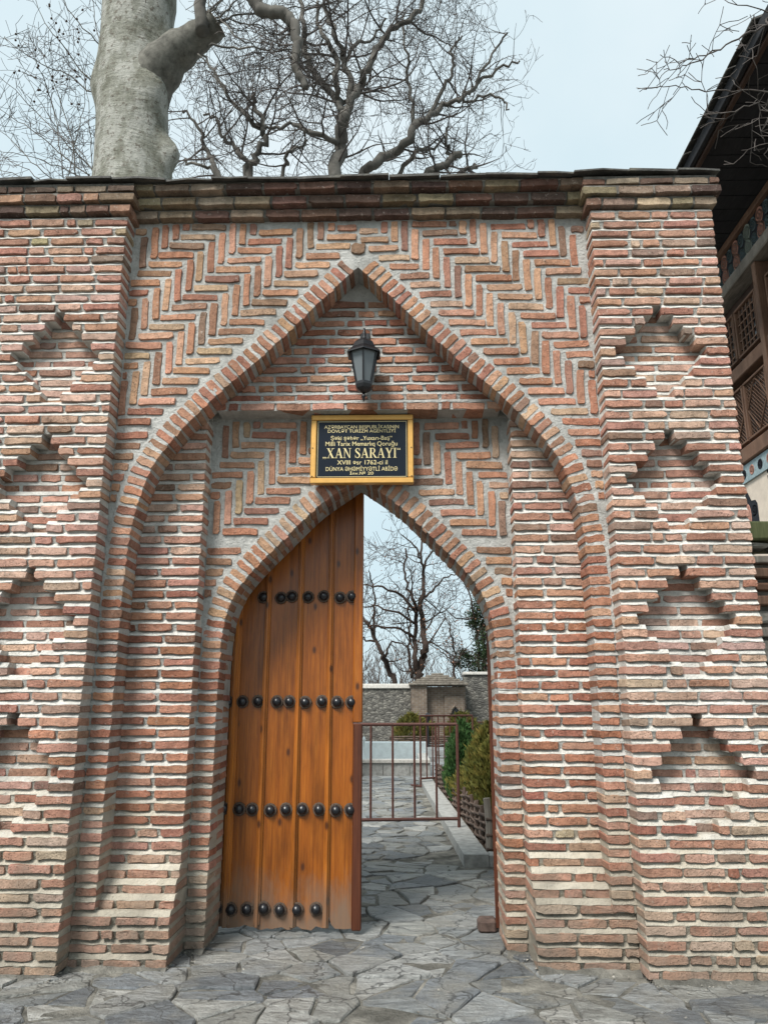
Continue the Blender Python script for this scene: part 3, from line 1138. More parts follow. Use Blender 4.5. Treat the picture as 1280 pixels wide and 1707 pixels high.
for row in range(3):
    for side in (-1, 1):
        x = -2.66 + RN.uniform(-.02, .02)
        while x < 2.54:
            L = RN.uniform(.24, .40)
            th = RN.uniform(.012, .02)
            y0 = -.058 + row * .22 + RN.uniform(-.014, .012)
            if abs(x + L / 2) > 1.6:
                y0 -= .012 if row == 0 else 0
            z0 = 5.112 + row * .047 + RN.uniform(0, .005)
            y1, z1 = y0 + .32, z0 + .066
            if side > 0:
                y0, y1 = .90 - y0, .90 - y1
            j = [RN.uniform(-.012, .012) for _ in range(4)]
            x1 = min(x + L, 2.59)
            tilt = RN.uniform(-.006, .006)
            vs = [(x, y0 + j[0], z0 - tilt), ((x + x1) / 2, y0 + j[1] - .008, z0), (x1, y0 + j[2], z0 + tilt), (x1, y1, z1 + tilt), (x, y1, z1 - tilt)]
            vs += [(a, b_, c_ + th) for a, b_, c_ in vs]
            fs = [(4, 3, 2, 1, 0), (5, 6, 7, 8, 9)] + [(i, (i + 1) % 5, (i + 1) % 5 + 5, i + 5) for i in range(5)]
            mesh_obj('slate', vs, fs, 'slate', cop)
            x = x1 + RN.uniform(-.004, .012)

# ------------------------------------------------------------------ ground
FS_COL = [(.19, .20, .20), (.25, .26, .26), (.13, .14, .148), (.30, .302, .29), (.23, .23, .213), (.34, .338, .317), (.165, .178, .19)]
gm = MB()
for i in range(2):
    pass
gm.add([(-120, -60, -.05), (120, -60, -.05), (120, 15.0, -.05), (-120, 15.0, -.05)], [(0, 1, 2, 3)])
ground = gm.build('ground', 'joint_cement')
tag(ground, 'grey cement bed of the flagstone paving around the gateway', None, None, 'structure')
gm = MB()
nx_, ny_ = 40, 30
bed = MB()
vs, fs = [], []
for i in range(71):
    for k in range(141):
        x, y = -3.5 + 7.6 * i / 70, -2.8 + 15.4 * k / 140
        vs.append((x, y, -.010 + .012 * noise.noise(Vector((x * 5, y * 5, 1))) + .006 * noise.noise(Vector((x * 17, y * 17, 4)))))
for i in range(70):
    for k in range(140):
        a = i * 141 + k
        fs.append((a, a + 141, a + 142, a + 1))
bed.add(vs, fs)
pav = bed.build('pavement', 'joint_cement', None, True)
tag(pav, 'irregular grey flagstone paving running through the gateway', None, None, 'structure')


def voronoi_cells(x0, x1, y0, y1, sx_, sy_, seed):
    r = random.Random(seed)
    nx, ny = int((x1 - x0) / sx_) + 1, int((y1 - y0) / sy_) + 1
    pts = {}
    for i in range(-1, nx + 1):
        for k in range(-1, ny + 1):
            pts[(i, k)] = (x0 + (i + .5 + r.uniform(-.75, .75) + (.5 if k % 2 else 0)) * sx_, y0 + (k + .5 + r.uniform(-.62, .62)) * sy_)
    cells = []
    for (i, k), p0 in pts.items():
        if not (0 <= i < nx and 0 <= k < ny):
            continue
        poly = [(p0[0] - 2 * sx_, p0[1] - 2 * sy_), (p0[0] + 2 * sx_, p0[1] - 2 * sy_), (p0[0] + 2 * sx_, p0[1] + 2 * sy_), (p0[0] - 2 * sx_, p0[1] + 2 * sy_)]
        for di in (-2, -1, 0, 1, 2):
            for dk in (-2, -1, 0, 1, 2):
                q = pts.get((i + di, k + dk))
                if q is None or q == p0:
                    continue
                mx_, my_ = (p0[0] + q[0]) / 2, (p0[1] + q[1]) / 2
                nx2, ny2 = q[0] - p0[0], q[1] - p0[1]
                l = math.hypot(nx2, ny2)
                gap = r.uniform(.003, .011)
                d0 = (mx_ * nx2 + my_ * ny2) / l - gap
                out = []
                for a in range(len(poly)):
                    A, B_ = poly[a], poly[(a + 1) % len(poly)]
                    da, db = (A[0] * nx2 + A[1] * ny2) / l - d0, (B_[0] * nx2 + B_[1] * ny2) / l - d0
                    if da <= 0:
                        out.append(A)
                    if da * db < 0:
                        u = da / (da - db)
                        out.append((A[0] + (B_[0] - A[0]) * u, A[1] + (B_[1] - A[1]) * u))
                poly = out
                if len(poly) < 3:
                    break
            if len(poly) < 3:
                break
        if len(poly) >= 3:
            cells.append((p0, poly))
    return cells


def slab_geo(poly, r):
    # break the straight edges a little, then a chamfered top on low sides
    out = []
    n = len(poly)
    cx, cy = sum(q[0] for q in poly) / n, sum(q[1] for q in poly) / n
    for i in range(n):
        a, c = poly[i], poly[(i + 1) % n]
        l = math.hypot(c[0] - a[0], c[1] - a[1])
        if l < .02:
            continue
        out.append(a)
        if l > .12:
            for u in ((.33, .67) if l > .3 else (.5,)):
                nxp, nyp = (c[1] - a[1]) / l, -(c[0] - a[0]) / l
                d = r.uniform(-.016, .004)
                u += r.uniform(-.1, .1)
                out.append((a[0] + (c[0] - a[0]) * u + nxp * d, a[1] + (c[1] - a[1]) * u + nyp * d))
    n = len(out)
    if n < 3:
        return None
    z = r.uniform(-.010, .012)
    tx, ty_ = r.uniform(-.03, .03), r.uniform(-.035, .035)
    zz = lambda x, y: z + tx * (x - cx) + ty_ * (y - cy)
    ins_ = []
    for x, y in out:
        d = math.hypot(x - cx, y - cy)
        k = max(0.5, 1 - .007 / max(d, .03))
        ins_.append((cx + (x - cx) * k, cy + (y - cy) * k))
    vs = [(x, y, zz(x, y) + r.uniform(-.001, .001)) for x, y in ins_]
    vs += [(x, y, zz(x, y) - .006 - r.uniform(0, .004)) for x, y in out]
    vs += [(x, y, -.045) for x, y in out]
    fs = [tuple(range(n))]
    for k in (0, 1):
        for i in range(n):
            i2 = (i + 1) % n
            fs.append(((k + 1) * n + i, (k + 1) * n + i2, k * n + i2, k * n + i))
    return vs, fs


cells = voronoi_cells(-3.4, 4.0, -2.7, 12.6, .40, .185, 5)
rr = random.Random(9)
seen, rest = [], []


def kerb_x(y):
    return .88 - (y - 3.34) * .0265


for p0, poly in cells:
    x, y = p0
    if y > 3.1 and max(q[0] for q in poly) > kerb_x(y) - .02 and x > kerb_x(y) - .2:
        poly2 = [(min(q[0], kerb_x(q[1]) - .012), q[1]) for q in poly]
        if x > kerb_x(y) - .05:
            continue
        poly = poly2
    if y > 3.2 and x > 1.0:
        continue
    if 0.2 < y < .85 and abs(x) > 1.35:
        continue
    pr = proj((x, y, 0))
    vis = pr and -140 < pr[0] < 1420 and pr[1] < 1830
    if vis and y > .9 and not (595 < pr[0] < 850):
        vis = False
    (seen if vis else rest).append((-(1 / (math.hypot(x - CAM.x, y - CAM.y))), poly))
seen.sort(key=lambda q: q[0])
for k, (d, poly) in enumerate(seen[:295]):
    g = slab_geo(poly, rr)
    if g:
        o = mesh_obj('flagstone', g[0], g[1], 'flagstone', pav)
        c = rr.choice(FS_COL)
        f_ = rr.uniform(.85, 1.2)
        o.color = (c[0] * f_, c[1] * f_, c[2] * f_, 1)
mb = MB()
for d, poly in seen[295:] + rest:
    g = slab_geo(poly, rr)
    if g:
        mb.add(*g)
o = mb.build('paving_stones', 'flagstone', pav)
o.color = (.20, .21, .21, 1)
o['kind'] = 'stuff'

# courtyard beyond: terrace a step higher
mb = MB()
mb.box(-60, 60, 19.0, 120, -.3, .26)
mb.box(-60, 60, 18.6, 18.999, -.3, .12)
tag(mb.build('terrace', 'far_paving'), 'pale paved terrace one step up beyond the garden pool', None, None, 'structure')
mb = MB()
mb.add([(-30, 12.4, -.012), (1.0, 12.4, -.012), (1.0, 18.7, -.012), (-30, 18.7, -.012)], [(0, 1, 2, 3)])
mb.add([(1.0, 12.4, -.012), (30, 12.4, -.012), (30, 18.7, -.012), (1.0, 18.7, -.012)], [(0, 1, 2, 3)])
tag(mb.build('courtyard', 'far_paving'), 'pale grey paved courtyard around the pool', None, None, 'structure')

# ------------------------------------------------------------------ doors
def plank(mb, x0, x1, y0, y1, z0, z1, bv=.005):
    mb.bbox(x0, x1, y0, y1, z0, z1, bv)


DY = .915


def door_leaf(label, hinge_left, xform=None):
    """leaf modelled closed, from x -.95 to .012, face towards -y"""
    objs = []
    root = thing('wooden_door', label, 'door', (0, 0, 0), None)
    edges = [-.955, -.685, -.445, -.222, -.048]
    for i in range(4):
        mb = MB()
        a, c = edges[i] + .002, edges[i + 1] - .002
        zb = (.035, .022, .028, .05)[i]
        n = 7
        bot = [(a + (c - a) * k / n, zb + (RN.uniform(-.014, .016) if 0 < k < n else 0)) for k in range(n + 1)]
        if i == 3:
            bot = [(a, .115), (a + .02, .10), (a + .035, .055), (a + .06, .03), (a + .12, .026), (c, .03)]
        poly = bot + [(c, 3.09), (a, 3.09)]
        m_ = len(poly)
        vs = [(x, DY + .004, z) for x, z in poly] + [(x, DY + .04, z) for x, z in poly]
        fs = [tuple(range(m_)), tuple(reversed(range(m_, 2 * m_)))] + [(q, q + m_, (q + 1) % m_ + m_, (q + 1) % m_) for q in range(m_)]
        mb.add(vs, fs)
        objs.append(mb.build('plank', 'door_pine', root))
    for k, x in enumerate((-.90, -.685, -.445, -.222)):
        wd = .021 if k else .03
        mb = MB()
        plank(mb, x - wd, x + wd, DY - .012, DY + .0035, .03 + RN.uniform(0, .02), 3.07, .004)
        mb.bbox(x - wd * .5, x + wd * .5, DY - .026, DY - .0115, .035, 3.06, .005)
        objs.append(mb.build('batten', 'door_batten', root))
    mb = MB()
    plank(mb, -.05, .016, DY - .030, DY + .045, 1.36, 3.09, .006)
    objs.append(mb.build('meeting_stile', 'door_pine', root))
    mb = MB()
    plank(mb, -.047, .016, DY - .028, DY + .045, .022, 1.352, .006)
    objs.append(mb.build('meeting_stile', 'door_edge', root))
    mb = MB()
    plank(mb, -.985, -.956, DY - .006, DY + .045, .02, 3.0, .004)
    objs.append(mb.build('hanging_stile', 'door_edge', root))
    rows = ((2.256, (440, 469, 487, 514, 540, 567, 587), 995), (1.503, (381, 405, 431, 462, 483, 509, 537, 562, 586), 1168),
            (.779, (373, 399, 421, 451, 477, 504, 532, 560, 584), 1351), (.148, (362, 385, 412, 440, 467, 495, 527), 1517))
    for z, xs, py in rows:
        for px in xs:
            x = at(px, py, DY).x
            zz = z + RN.uniform(-.006, .006)
            prof = [(.034 * math.cos(q * math.pi / 2 / 5), .034 * math.sin(q * math.pi / 2 / 5)) for q in range(5)] + [(.006, .0345)]
            mb = MB()
            mb.lathe(prof, (0, 0, 0), 14)
            mb.v = [(x + v[0], DY - .012 - v[2], zz + v[1]) for v in mb.v]
            mb.f = [tuple(reversed(f)) for f in mb.f]
            st = mb.build('stud', 'black_iron', root, True)
            objs.append(st)
            mb = MB()
            mb.lathe([(.047, 0), (.044, .006)], (0, 0, 0), 12)
            mb.v = [(x + v[0] * RN.uniform(.92, 1.06), DY - .0075 - v[2], zz + v[1]) for v in mb.v]
            mb.f = [tuple(reversed(f)) for f in mb.f]
            ws = mb.build('washer', 'worn_ring', st)
            objs.append(ws)
    return root, objs


door_leaf('varnished orange pine door leaf with four rows of black studs, closed', True)
# the other leaf stands open behind the right jamb, seen on its edge
r2 = thing('wooden_door', 'brown wooden door leaf swung open against the right brick jamb', 'door', (.945, .93, 0))
ang = math.radians(83.0)
M2 = Matrix.Translation((.955, .93, 0)) @ Matrix.Rotation(ang, 4, 'Z')
for i in range(4):
    mb = MB()
    plank(mb, .004 + i * .235, .232 + i * .235, 0, .04, .03, 2.9, .005)
    mb.v = [tuple(M2 @ Vector(v)) for v in mb.v]
    mb.build('plank', 'door_edge', r2)
for z in (.3, 1.4, 2.4):
    mb = MB()
    plank(mb, .02, .92, -.03, -.001, z, z + .12, .004)
    mb.v = [tuple(M2 @ Vector(v)) for v in mb.v]
    mb.build('ledge', 'door_edge', r2)

# ------------------------------------------------------------------ lantern
LX, LY = .045, .19
lan = thing('wall_lantern', 'black six-sided lantern with frosted panes hanging on the brick tympanum', 'lantern', (LX, Y2, 3.77))
ph = math.radians(90)
mb = MB()
mb.lathe([(.012, 4.035), (.016, 4.02), (.010, 4.0), (.016, 3.985), (.012, 3.968)], (LX, LY, 0), 10)
mb.build('finial', 'lantern_metal', lan, True)
mb = MB()
mb.lathe([(.012, 3.972), (.045, 3.965), (.072, 3.94), (.088, 3.905), (.092, 3.898)], (LX, LY, 0), 6, ph)
mb.build('cap', 'lantern_metal', lan)
mb = MB()
mb.lathe([(.088, 3.90), (.128, 3.862), (.131, 3.852), (.108, 3.858), (.085, 3.86)], (LX, LY, 0), 6, ph)
mb.build('canopy', 'lantern_metal', lan)
RT_, RB_, ZT_, ZB_ = .104, .056, 3.862, 3.632
for k in range(6):
    a0, a1 = ph + k * math.pi / 3, ph + (k + 1) * math.pi / 3
    tp = [Vector((LX + RT_ * math.cos(a), LY + RT_ * math.sin(a), ZT_)) for a in (a0, a1)]
    bp = [Vector((LX + RB_ * math.cos(a), LY + RB_ * math.sin(a), ZB_)) for a in (a0, a1)]
    mb = MB()
    cc = Vector((LX, LY, 3.75))
    inn = lambda v: v + (Vector((cc.x, cc.y, v.z)) - v) * .05
    vs = [inn(q) for q in (bp[0], bp[1], tp[1], tp[0])]
    nn = (vs[1] - vs[0]).cross(vs[3] - vs[0]).normalized() * .003
    vs += [q - nn for q in vs]
    mb.add(vs, [(0, 1, 2, 3), (7, 6, 5, 4), (0, 4, 5, 1), (1, 5, 6, 2), (2, 6, 7, 3), (3, 7, 4, 0)])
    mb.build('pane', 'lantern_glass', lan)
    mb = MB()
    mb.tube([bp[0], tp[0]], .0065, 5)
    mb.build('glazing_bar', 'lantern_metal', lan)
mb = MB()
mb.lathe([(.064, 3.642), (.064, 3.622), (.056, 3.60), (.040, 3.585), (.018, 3.572)], (LX, LY, 0), 6, ph)
mb.build('bottom_cup', 'lantern_metal', lan)
mb = MB()
mb.lathe([(.010, 3.575), (.008, 3.556), (.018, 3.548), (.012, 3.538), (.009, 3.526), (.0025, 3.505)], (LX, LY, 0), 10)
mb.build('drop_finial', 'lantern_metal', lan, True)
mb = MB()
mb.tube([(LX, LY, 4.03), (LX, LY + .02, 4.065), (LX, LY + .08, 4.07), (LX, LY + .13, 4.03), (LX, Y2 + .01, 4.02)], .009, 6)
mb.build('bracket_arm', 'lantern_metal', lan, True)
mb = MB()
mb.bbox(LX - .035, LX + .035, Y2 - .014, Y2 + .012, 3.93, 4.1, .005)
mb.build('wall_plate', 'lantern_metal', lan)

# ------------------------------------------------------------------ name board
SX0, SX1, SZ0, SZ1, SY = -.338, .388, 2.982, 3.492, .405
sg = thing('name_plaque', 'dark plaque with gold lettering in a gold frame above the door', 'plaque', ((SX0 + SX1) / 2, Y3, SZ0))
fr = .040
for x0, x1, z0, z1 in ((SX0, SX1, SZ1 - fr, SZ1), (SX0, SX1, SZ0, SZ0 + fr), (SX0, SX0 + fr, SZ0 + fr + .001, SZ1 - fr - .001), (SX1 - fr, SX1, SZ0 + fr + .001, SZ1 - fr - .001)):
    mb = MB()
    mb.bbox(x0, x1, SY - .008, SY + .05, z0, z1, .005)
    mb.build('frame_rail', 'gold_frame', sg)
mb = MB()
mb.bbox(SX0 + fr * .9, SX1 - fr * .9, SY + .004, SY + .04, SZ0 + fr * .9, SZ1 - fr * .9, .003)
mb.build('panel', 'sign_panel', sg)
mb = MB()
e = fr + .008
for x0, x1, z0, z1 in ((SX0 + e, SX1 - e, SZ1 - e - .003, SZ1 - e), (SX0 + e, SX1 - e, SZ0 + e, SZ0 + e + .003), (SX0 + e, SX0 + e + .003, SZ0 + e, SZ1 - e), (SX1 - e - .003, SX1 - e, SZ0 + e, SZ1 - e)):
    mb.box(x0, x1, SY + .0022, SY + .006, z0, z1)
mb.build('gold_line', 'gold_letter', sg)
for sx_ in (SX0 + .014, SX1 - .014):
    for z in (SZ0 + .05, SZ0 + .26):
        mb = MB()
        mb.lathe([(.005, 0), (.004, .003)], (0, 0, 0), 8)
        mb.v = [(sx_ + v[0], SY - .008 - v[2], z + v[1]) for v in mb.v]
        mb.f = [tuple(reversed(f)) for f in mb.f]
        mb.build('screw', 'black_iron', sg)


def cpx(cx):
    return SX0 + (cx - 112) / (1105 - 112) * (SX1 - SX0)


def cpz(cy):
    return SZ1 - (cy - 852) / (1538 - 852) * (SZ1 - SZ0)


def text_line(txt, x0, x1, yc, hcap, bold=.0):
    cu = bpy.data.curves.new('lettering', 'FONT')
    cu.body = txt
    cu.size = 1.0
    cu.offset = bold
    cu.extrude = 0.0
    to = bpy.data.objects.new('lettering_src', cu)
    COL.objects.link(to)
    dg = bpy.context.evaluated_depsgraph_get()
    me = bpy.data.meshes.new_from_object(to.evaluated_get(dg))
    bpy.data.objects.remove(to)
    # cap height of the font
    ch = bpy.data.curves.new('cap', 'FONT')
    ch.body = 'H'
    to = bpy.data.objects.new('cap_src', ch)
    COL.objects.link(to)
    dg = bpy.context.evaluated_depsgraph_get()
    mh = bpy.data.meshes.new_from_object(to.evaluated_get(dg))
    bpy.data.objects.remove(to)
    zh = max(v.co.y for v in mh.vertices)
    bpy.data.meshes.remove(mh)
    xs = [v.co.x for v in me.vertices]
    xa, xb = min(xs), max(xs)
    wx0, wx1 = cpx(x0), cpx(x1)
    kx = (wx1 - wx0) / (xb - xa)
    kz = hcap * (SZ1 - SZ0) / (1538 - 852) / zh
    zc = cpz(yc)
    for v in me.vertices:
        v.co = (wx0 + (v.co.x - xa) * kx, SY + .0012, zc + (v.co.y - zh / 2) * kz)
    me.materials.clear()
    me.materials.append(MATS['gold_letter'])
    me.name = 'lettering'
    o = bpy.data.objects.new('lettering', me)
    COL.objects.link(o)
    hang(o, sg)
    return o


text_line('AZƏRBAYCAN RESPUBLİKASININ', 240, 965, 973, 33, .004)
text_line('DÖVLƏT TURİZM AGENTLİYİ', 275, 935, 1015, 31, .004)
text_line('Şəki şəhər „Yuxarı-Baş“', 305, 900, 1086, 40, .004)
text_line('Milli Tarix Memarlıq Qoruğu', 255, 950, 1143, 42, .004)
text_line('XVIII əsr 1762-ci il', 370, 855, 1330, 42, .004)
text_line('DÜNYA ƏHƏMİYYƏTLİ ABİDƏ', 262, 950, 1395, 38, .0)
text_line('İnv.№ 20', 493, 720, 1438, 27, .004)


# the large line is cut in a serif letter: thick and thin strokes with slab ends
def serif_letter(ch):
    """polygons in a unit-high box: list of polygons, and the advance"""
    T, t_, s_ = .155, .055, .04
    rect = lambda x0, x1, z0, z1: [(x0, z0), (x1, z0), (x1, z1), (x0, z1)]
    sl_ = lambda xa, xb, wd, z0=0., z1=1.: [(xa - wd / 2, z0), (xa + wd / 2, z0), (xb + wd / 2, z1), (xb - wd / 2, z1)]
    if ch == 'I':
        return [rect(.12, .12 + T, 0, 1), rect(.02, .38, 0, s_), rect(.02, .38, 1 - s_, 1)], .42
    if ch == 'X':
        return [sl_(.66, .16, T + .03), sl_(.16, .64, t_), rect(.02, .32, 0, s_), rect(.50, .84, 0, s_), rect(.02, .34, 1 - s_, 1), rect(.50, .80, 1 - s_, 1)], .86
    if ch == 'A':
        return [sl_(.12, .40, t_), sl_(.68, .41, T), rect(.22, .56, .30, .30 + t_), rect(0, .26, 0, s_), rect(.50, .84, 0, s_)], .84
    if ch == 'N':
        return [sl_(.15, .15, t_), sl_(.70, .70, t_), [(.64, 0), (.73, 0), (.26, 1), (.08, 1)], rect(.03, .29, 0, s_), rect(.0, .20, 1 - s_, 1), rect(.56, .84, 1 - s_, 1)], .87
    if ch == 'Y':
        return [rect(.33, .33 + T, 0, .48), [(.33, .42), (.48, .46), (.24, 1), (.06, 1)], [(.36, .45), (.47, .40), (.73, 1), (.66, 1)], rect(.22, .60, 0, s_), rect(0, .33, 1 - s_, 1), rect(.54, .82, 1 - s_, 1)], .80
    if ch == 'R':
        ps = [rect(.12, .12 + T, 0, 1), rect(.02, .38, 0, s_), rect(.02, .30, 1 - s_, 1), rect(.25, .42, 1 - t_, 1), rect(.25, .42, .47, .47 + t_),
              [(.34, .48), (.48, .48), (.80, .0), (.62, .0)], rect(.62, .86, 0, s_)]
        n = 8
        for i in range(n):
            a0, a1 = -math.pi / 2 + math.pi * i / n, -math.pi / 2 + math.pi * (i + 1) / n
            o_ = lambda a: (.41 + .24 * math.cos(a), .735 + .265 * math.sin(a))
            q_ = lambda a: (.41 + .10 * math.cos(a), .735 + .215 * math.sin(a))
            ps.append([o_(a0), o_(a1), q_(a1), q_(a0)])
        return ps, .82
    if ch == 'S':
        ps = []
        path = [(.52, .70), (.50, .86), (.42, .95), (.31, .975), (.19, .93), (.13, .82), (.15, .70), (.24, .60), (.36, .50), (.48, .40), (.53, .27), (.49, .12), (.40, .04), (.29, .02), (.17, .07), (.10, .17), (.08, .31)]
        wd = [.02, .05, .055, .055, .08, .12, .14, .16, .17, .16, .14, .12, .085, .055, .055, .05, .02]
        for i in range(len(path) - 1):
            a, c = path[i], path[i + 1]
            l = math.hypot(c[0] - a[0], c[1] - a[1])
            nx, nz_ = -(c[1] - a[1]) / l, (c[0] - a[0]) / l
            ps.append([(a[0] + nx * wd[i] / 2, a[1] + nz_ * wd[i] / 2), (a[0] - nx * wd[i] / 2, a[1] - nz_ * wd[i] / 2),
                       (c[0] - nx * wd[i + 1] / 2, c[1] - nz_ * wd[i + 1] / 2), (c[0] + nx * wd[i + 1] / 2, c[1] + nz_ * wd[i + 1] / 2)])
        ps += [rect(.505, .535, .68, .98), rect(.075, .105, .02, .33)]
        return ps, .64
    if ch in ',`':
        ps = []
        for dx in (0, .2):
            ph_ = [(.09 + .065 * math.cos(2 * math.pi * i / 10) + dx, .065 * math.sin(2 * math.pi * i / 10)) for i in range(10)]
            tail = [(.10 + dx, .06), (.155 + dx, 0), (.12 + dx, -.10), (.04 + dx, -.17), (.085 + dx, -.07)]
            if ch == '`':
                ph_ = [(.30 - x + .06, -z + .86) for x, z in ph_]
                tail = [(.30 - x + .06, -z + .86) for x, z in tail]
            else:
                ph_ = [(x, z + .06) for x, z in ph_]
                tail = [(x, z + .06) for x, z in tail]
            ps += [ph_, tail]
        return ps, .40
    return [], .30


mb = MB()
adv = 0
polys = []
for ch in ',XAN SARAYI`':
    ps, a = serif_letter(ch)
    polys += [[(x + adv, z) for x, z in q] for q in ps]
    adv += a
kx = (cpx(985) - cpx(228)) / adv
kz = 98 * (SZ1 - SZ0) / (1538 - 852)
zb = cpz(1286)
for i, q in enumerate(polys):
    vs = [(cpx(228) + x * kx, SY + .0012 - (i % 9) * .00006, zb + z * kz) for x, z in q]
    mb.add(vs, [tuple(range(len(vs)))])
mb.build('lettering', 'gold_letter', sg)

# ------------------------------------------------------------------ loose stone at the foot of the right jamb
mb = MB()
mb.bbox(.80, .93, .93, 1.06, -.005, .085, .02)
o = mb.build('loose_stone', 'brown_stone')
tag(o, 'small loose brown stone on the paving beside the right jamb', 'stone')

# ------------------------------------------------------------------ palace on the right: facade runs away from the street
FX = 5.3
pal = thing('timber_palace', 'old palace with painted frieze, lattice windows and dark deep eaves beside the gateway', 'building', (FX, 5, 0))


def ybox(name, mat, x0, x1, y0, y1, z0, z1, bv=.008, parent=None):
    mb = MB()
    mb.bbox(x0, x1, y0, y1, z0, z1, bv)
    return mb.build(name, mat, parent or pal)


PY0, PY1 = 1.9, 13.0
ybox('wall', 'plaster', FX + .04, FX + .35, PY0, PY1, 0, 4.84, .01)
ybox('upper_wall', 'dark_timber', FX + .22, FX + .40, PY0, PY1, 4.84, 8.4, .01)
ybox('sill_beam', 'old_timber', FX - .03, FX + .3, PY0, PY1, 4.91, 5.13, .015)
ybox('lintel_beam', 'grey_timber', FX - .05, FX + .26, PY0, PY1, 7.58, 7.76, .015)
ybox('frieze_rail', 'old_timber', FX - .06, FX + .25, PY0, PY1, 8.24, 8.34, .012)
fz = ybox('frieze', 'paint_dark', FX + .005, FX + .24, PY0, PY1, 7.765, 8.235, .004)
bn = ybox('painted_band', 'paint_blue', FX + .012, FX + .038, PY0, PY1, 4.64, 4.90, .003)
# eaves: fascia, soffit boards, tiled slope above
mb = MB()
mb.add([(4.16, PY0 - .2, 8.38), (4.16, PY1, 8.38), (4.16, PY1, 8.50), (4.16, PY0 - .2, 8.50), (9.0, PY0 - .2, 10.6), (9.0, PY1, 10.6), (9.0, PY0 - .2, 8.6), (9.0, PY1, 8.6), (4.3, PY0 - .2, 8.40), (4.3, PY1, 8.40)],
       [(0, 3, 2, 1), (3, 4, 5, 2), (0, 8, 6, 4, 3), (1, 2, 5, 7, 9), (4, 6, 7, 5), (0, 1, 9, 8), (8, 9, 7, 6)])
mb.build('roof', 'slate', pal)
y = PY0 - .15
while y < PY1 - .2:
    L = RN.uniform(.24, .32)
    mb = MB()
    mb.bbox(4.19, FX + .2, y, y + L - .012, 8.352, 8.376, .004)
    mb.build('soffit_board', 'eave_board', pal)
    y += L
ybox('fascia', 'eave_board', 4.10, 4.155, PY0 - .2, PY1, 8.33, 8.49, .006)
ybox('eave_moulding', 'dark_timber', 4.17, 4.23, PY0 - .2, PY1, 8.30, 8.348, .006)
y = PY0
k = 0
while y < PY1:
    mb = MB()
    L = RN.uniform(.2, .26)
    mb.bbox(4.03, 4.6, y, y + L - .008, 8.51 + RN.uniform(0, .02), 8.55, .008)
    for i in range(len(mb.v)):
        vx = mb.v[i]
        mb.v[i] = (vx[0], vx[1], vx[2] + (vx[0] - 4.03) * .43 - .02)
    mb.build('roof_tile', 'slate', pal)
    y += L
# painted rosettes and scrolls of the frieze
cols = ['paint_teal', 'paint_salmon', 'paint_teal', 'paint_sage', 'paint_teal', 'paint_salmon']


def scroll(mbl, cy, cz, r, turns=2.2, x=FX - .006, wd=.012, sgn=1):
    pts = []
    n = int(14 * turns)
    for i in range(n + 1):
        a = sgn * 2 * math.pi * turns * i / n + 1.1
        rr_ = r * (.12 + .88 * i / n)
        pts.append((cy + rr_ * math.cos(a), cz + rr_ * math.sin(a)))
    for i in range(n):
        a, c = pts[i], pts[i + 1]
        l = math.hypot(c[0] - a[0], c[1] - a[1])
        ny, nz_ = -(c[1] - a[1]) / l * wd / 2, (c[0] - a[0]) / l * wd / 2
        mbl.add([(x, a[0] + ny, a[1] + nz_), (x, a[0] - ny, a[1] - nz_), (x, c[0] - ny, c[1] - nz_), (x, c[0] + ny, c[1] + nz_)], [(0, 1, 2, 3), (3, 2, 1, 0)])


y, k = PY0 + .2, 0
while y < 9.5:
    for dz in (-.115, .115):
        mb = MB()
        r_ = .125 if k % 2 else .10
        mb.lathe([(r_, 0), (r_ * .96, .009)], (0, 0, 0), 14)
        mb.v = [(FX + .004 - v[2], y + v[0] * .85, 8.0 + dz + v[1]) for v in mb.v]
        ro = mb.build('rosette', cols[k % 6], pal)
        ml_ = MB()
        scroll(ml_, y, 8.0 + dz, r_ * .9, 2.0, FX - .0075, .02, 1 if dz > 0 else -1)
        ml_.build('scroll', 'paint_line', ro)
    y += .20
    k += 1
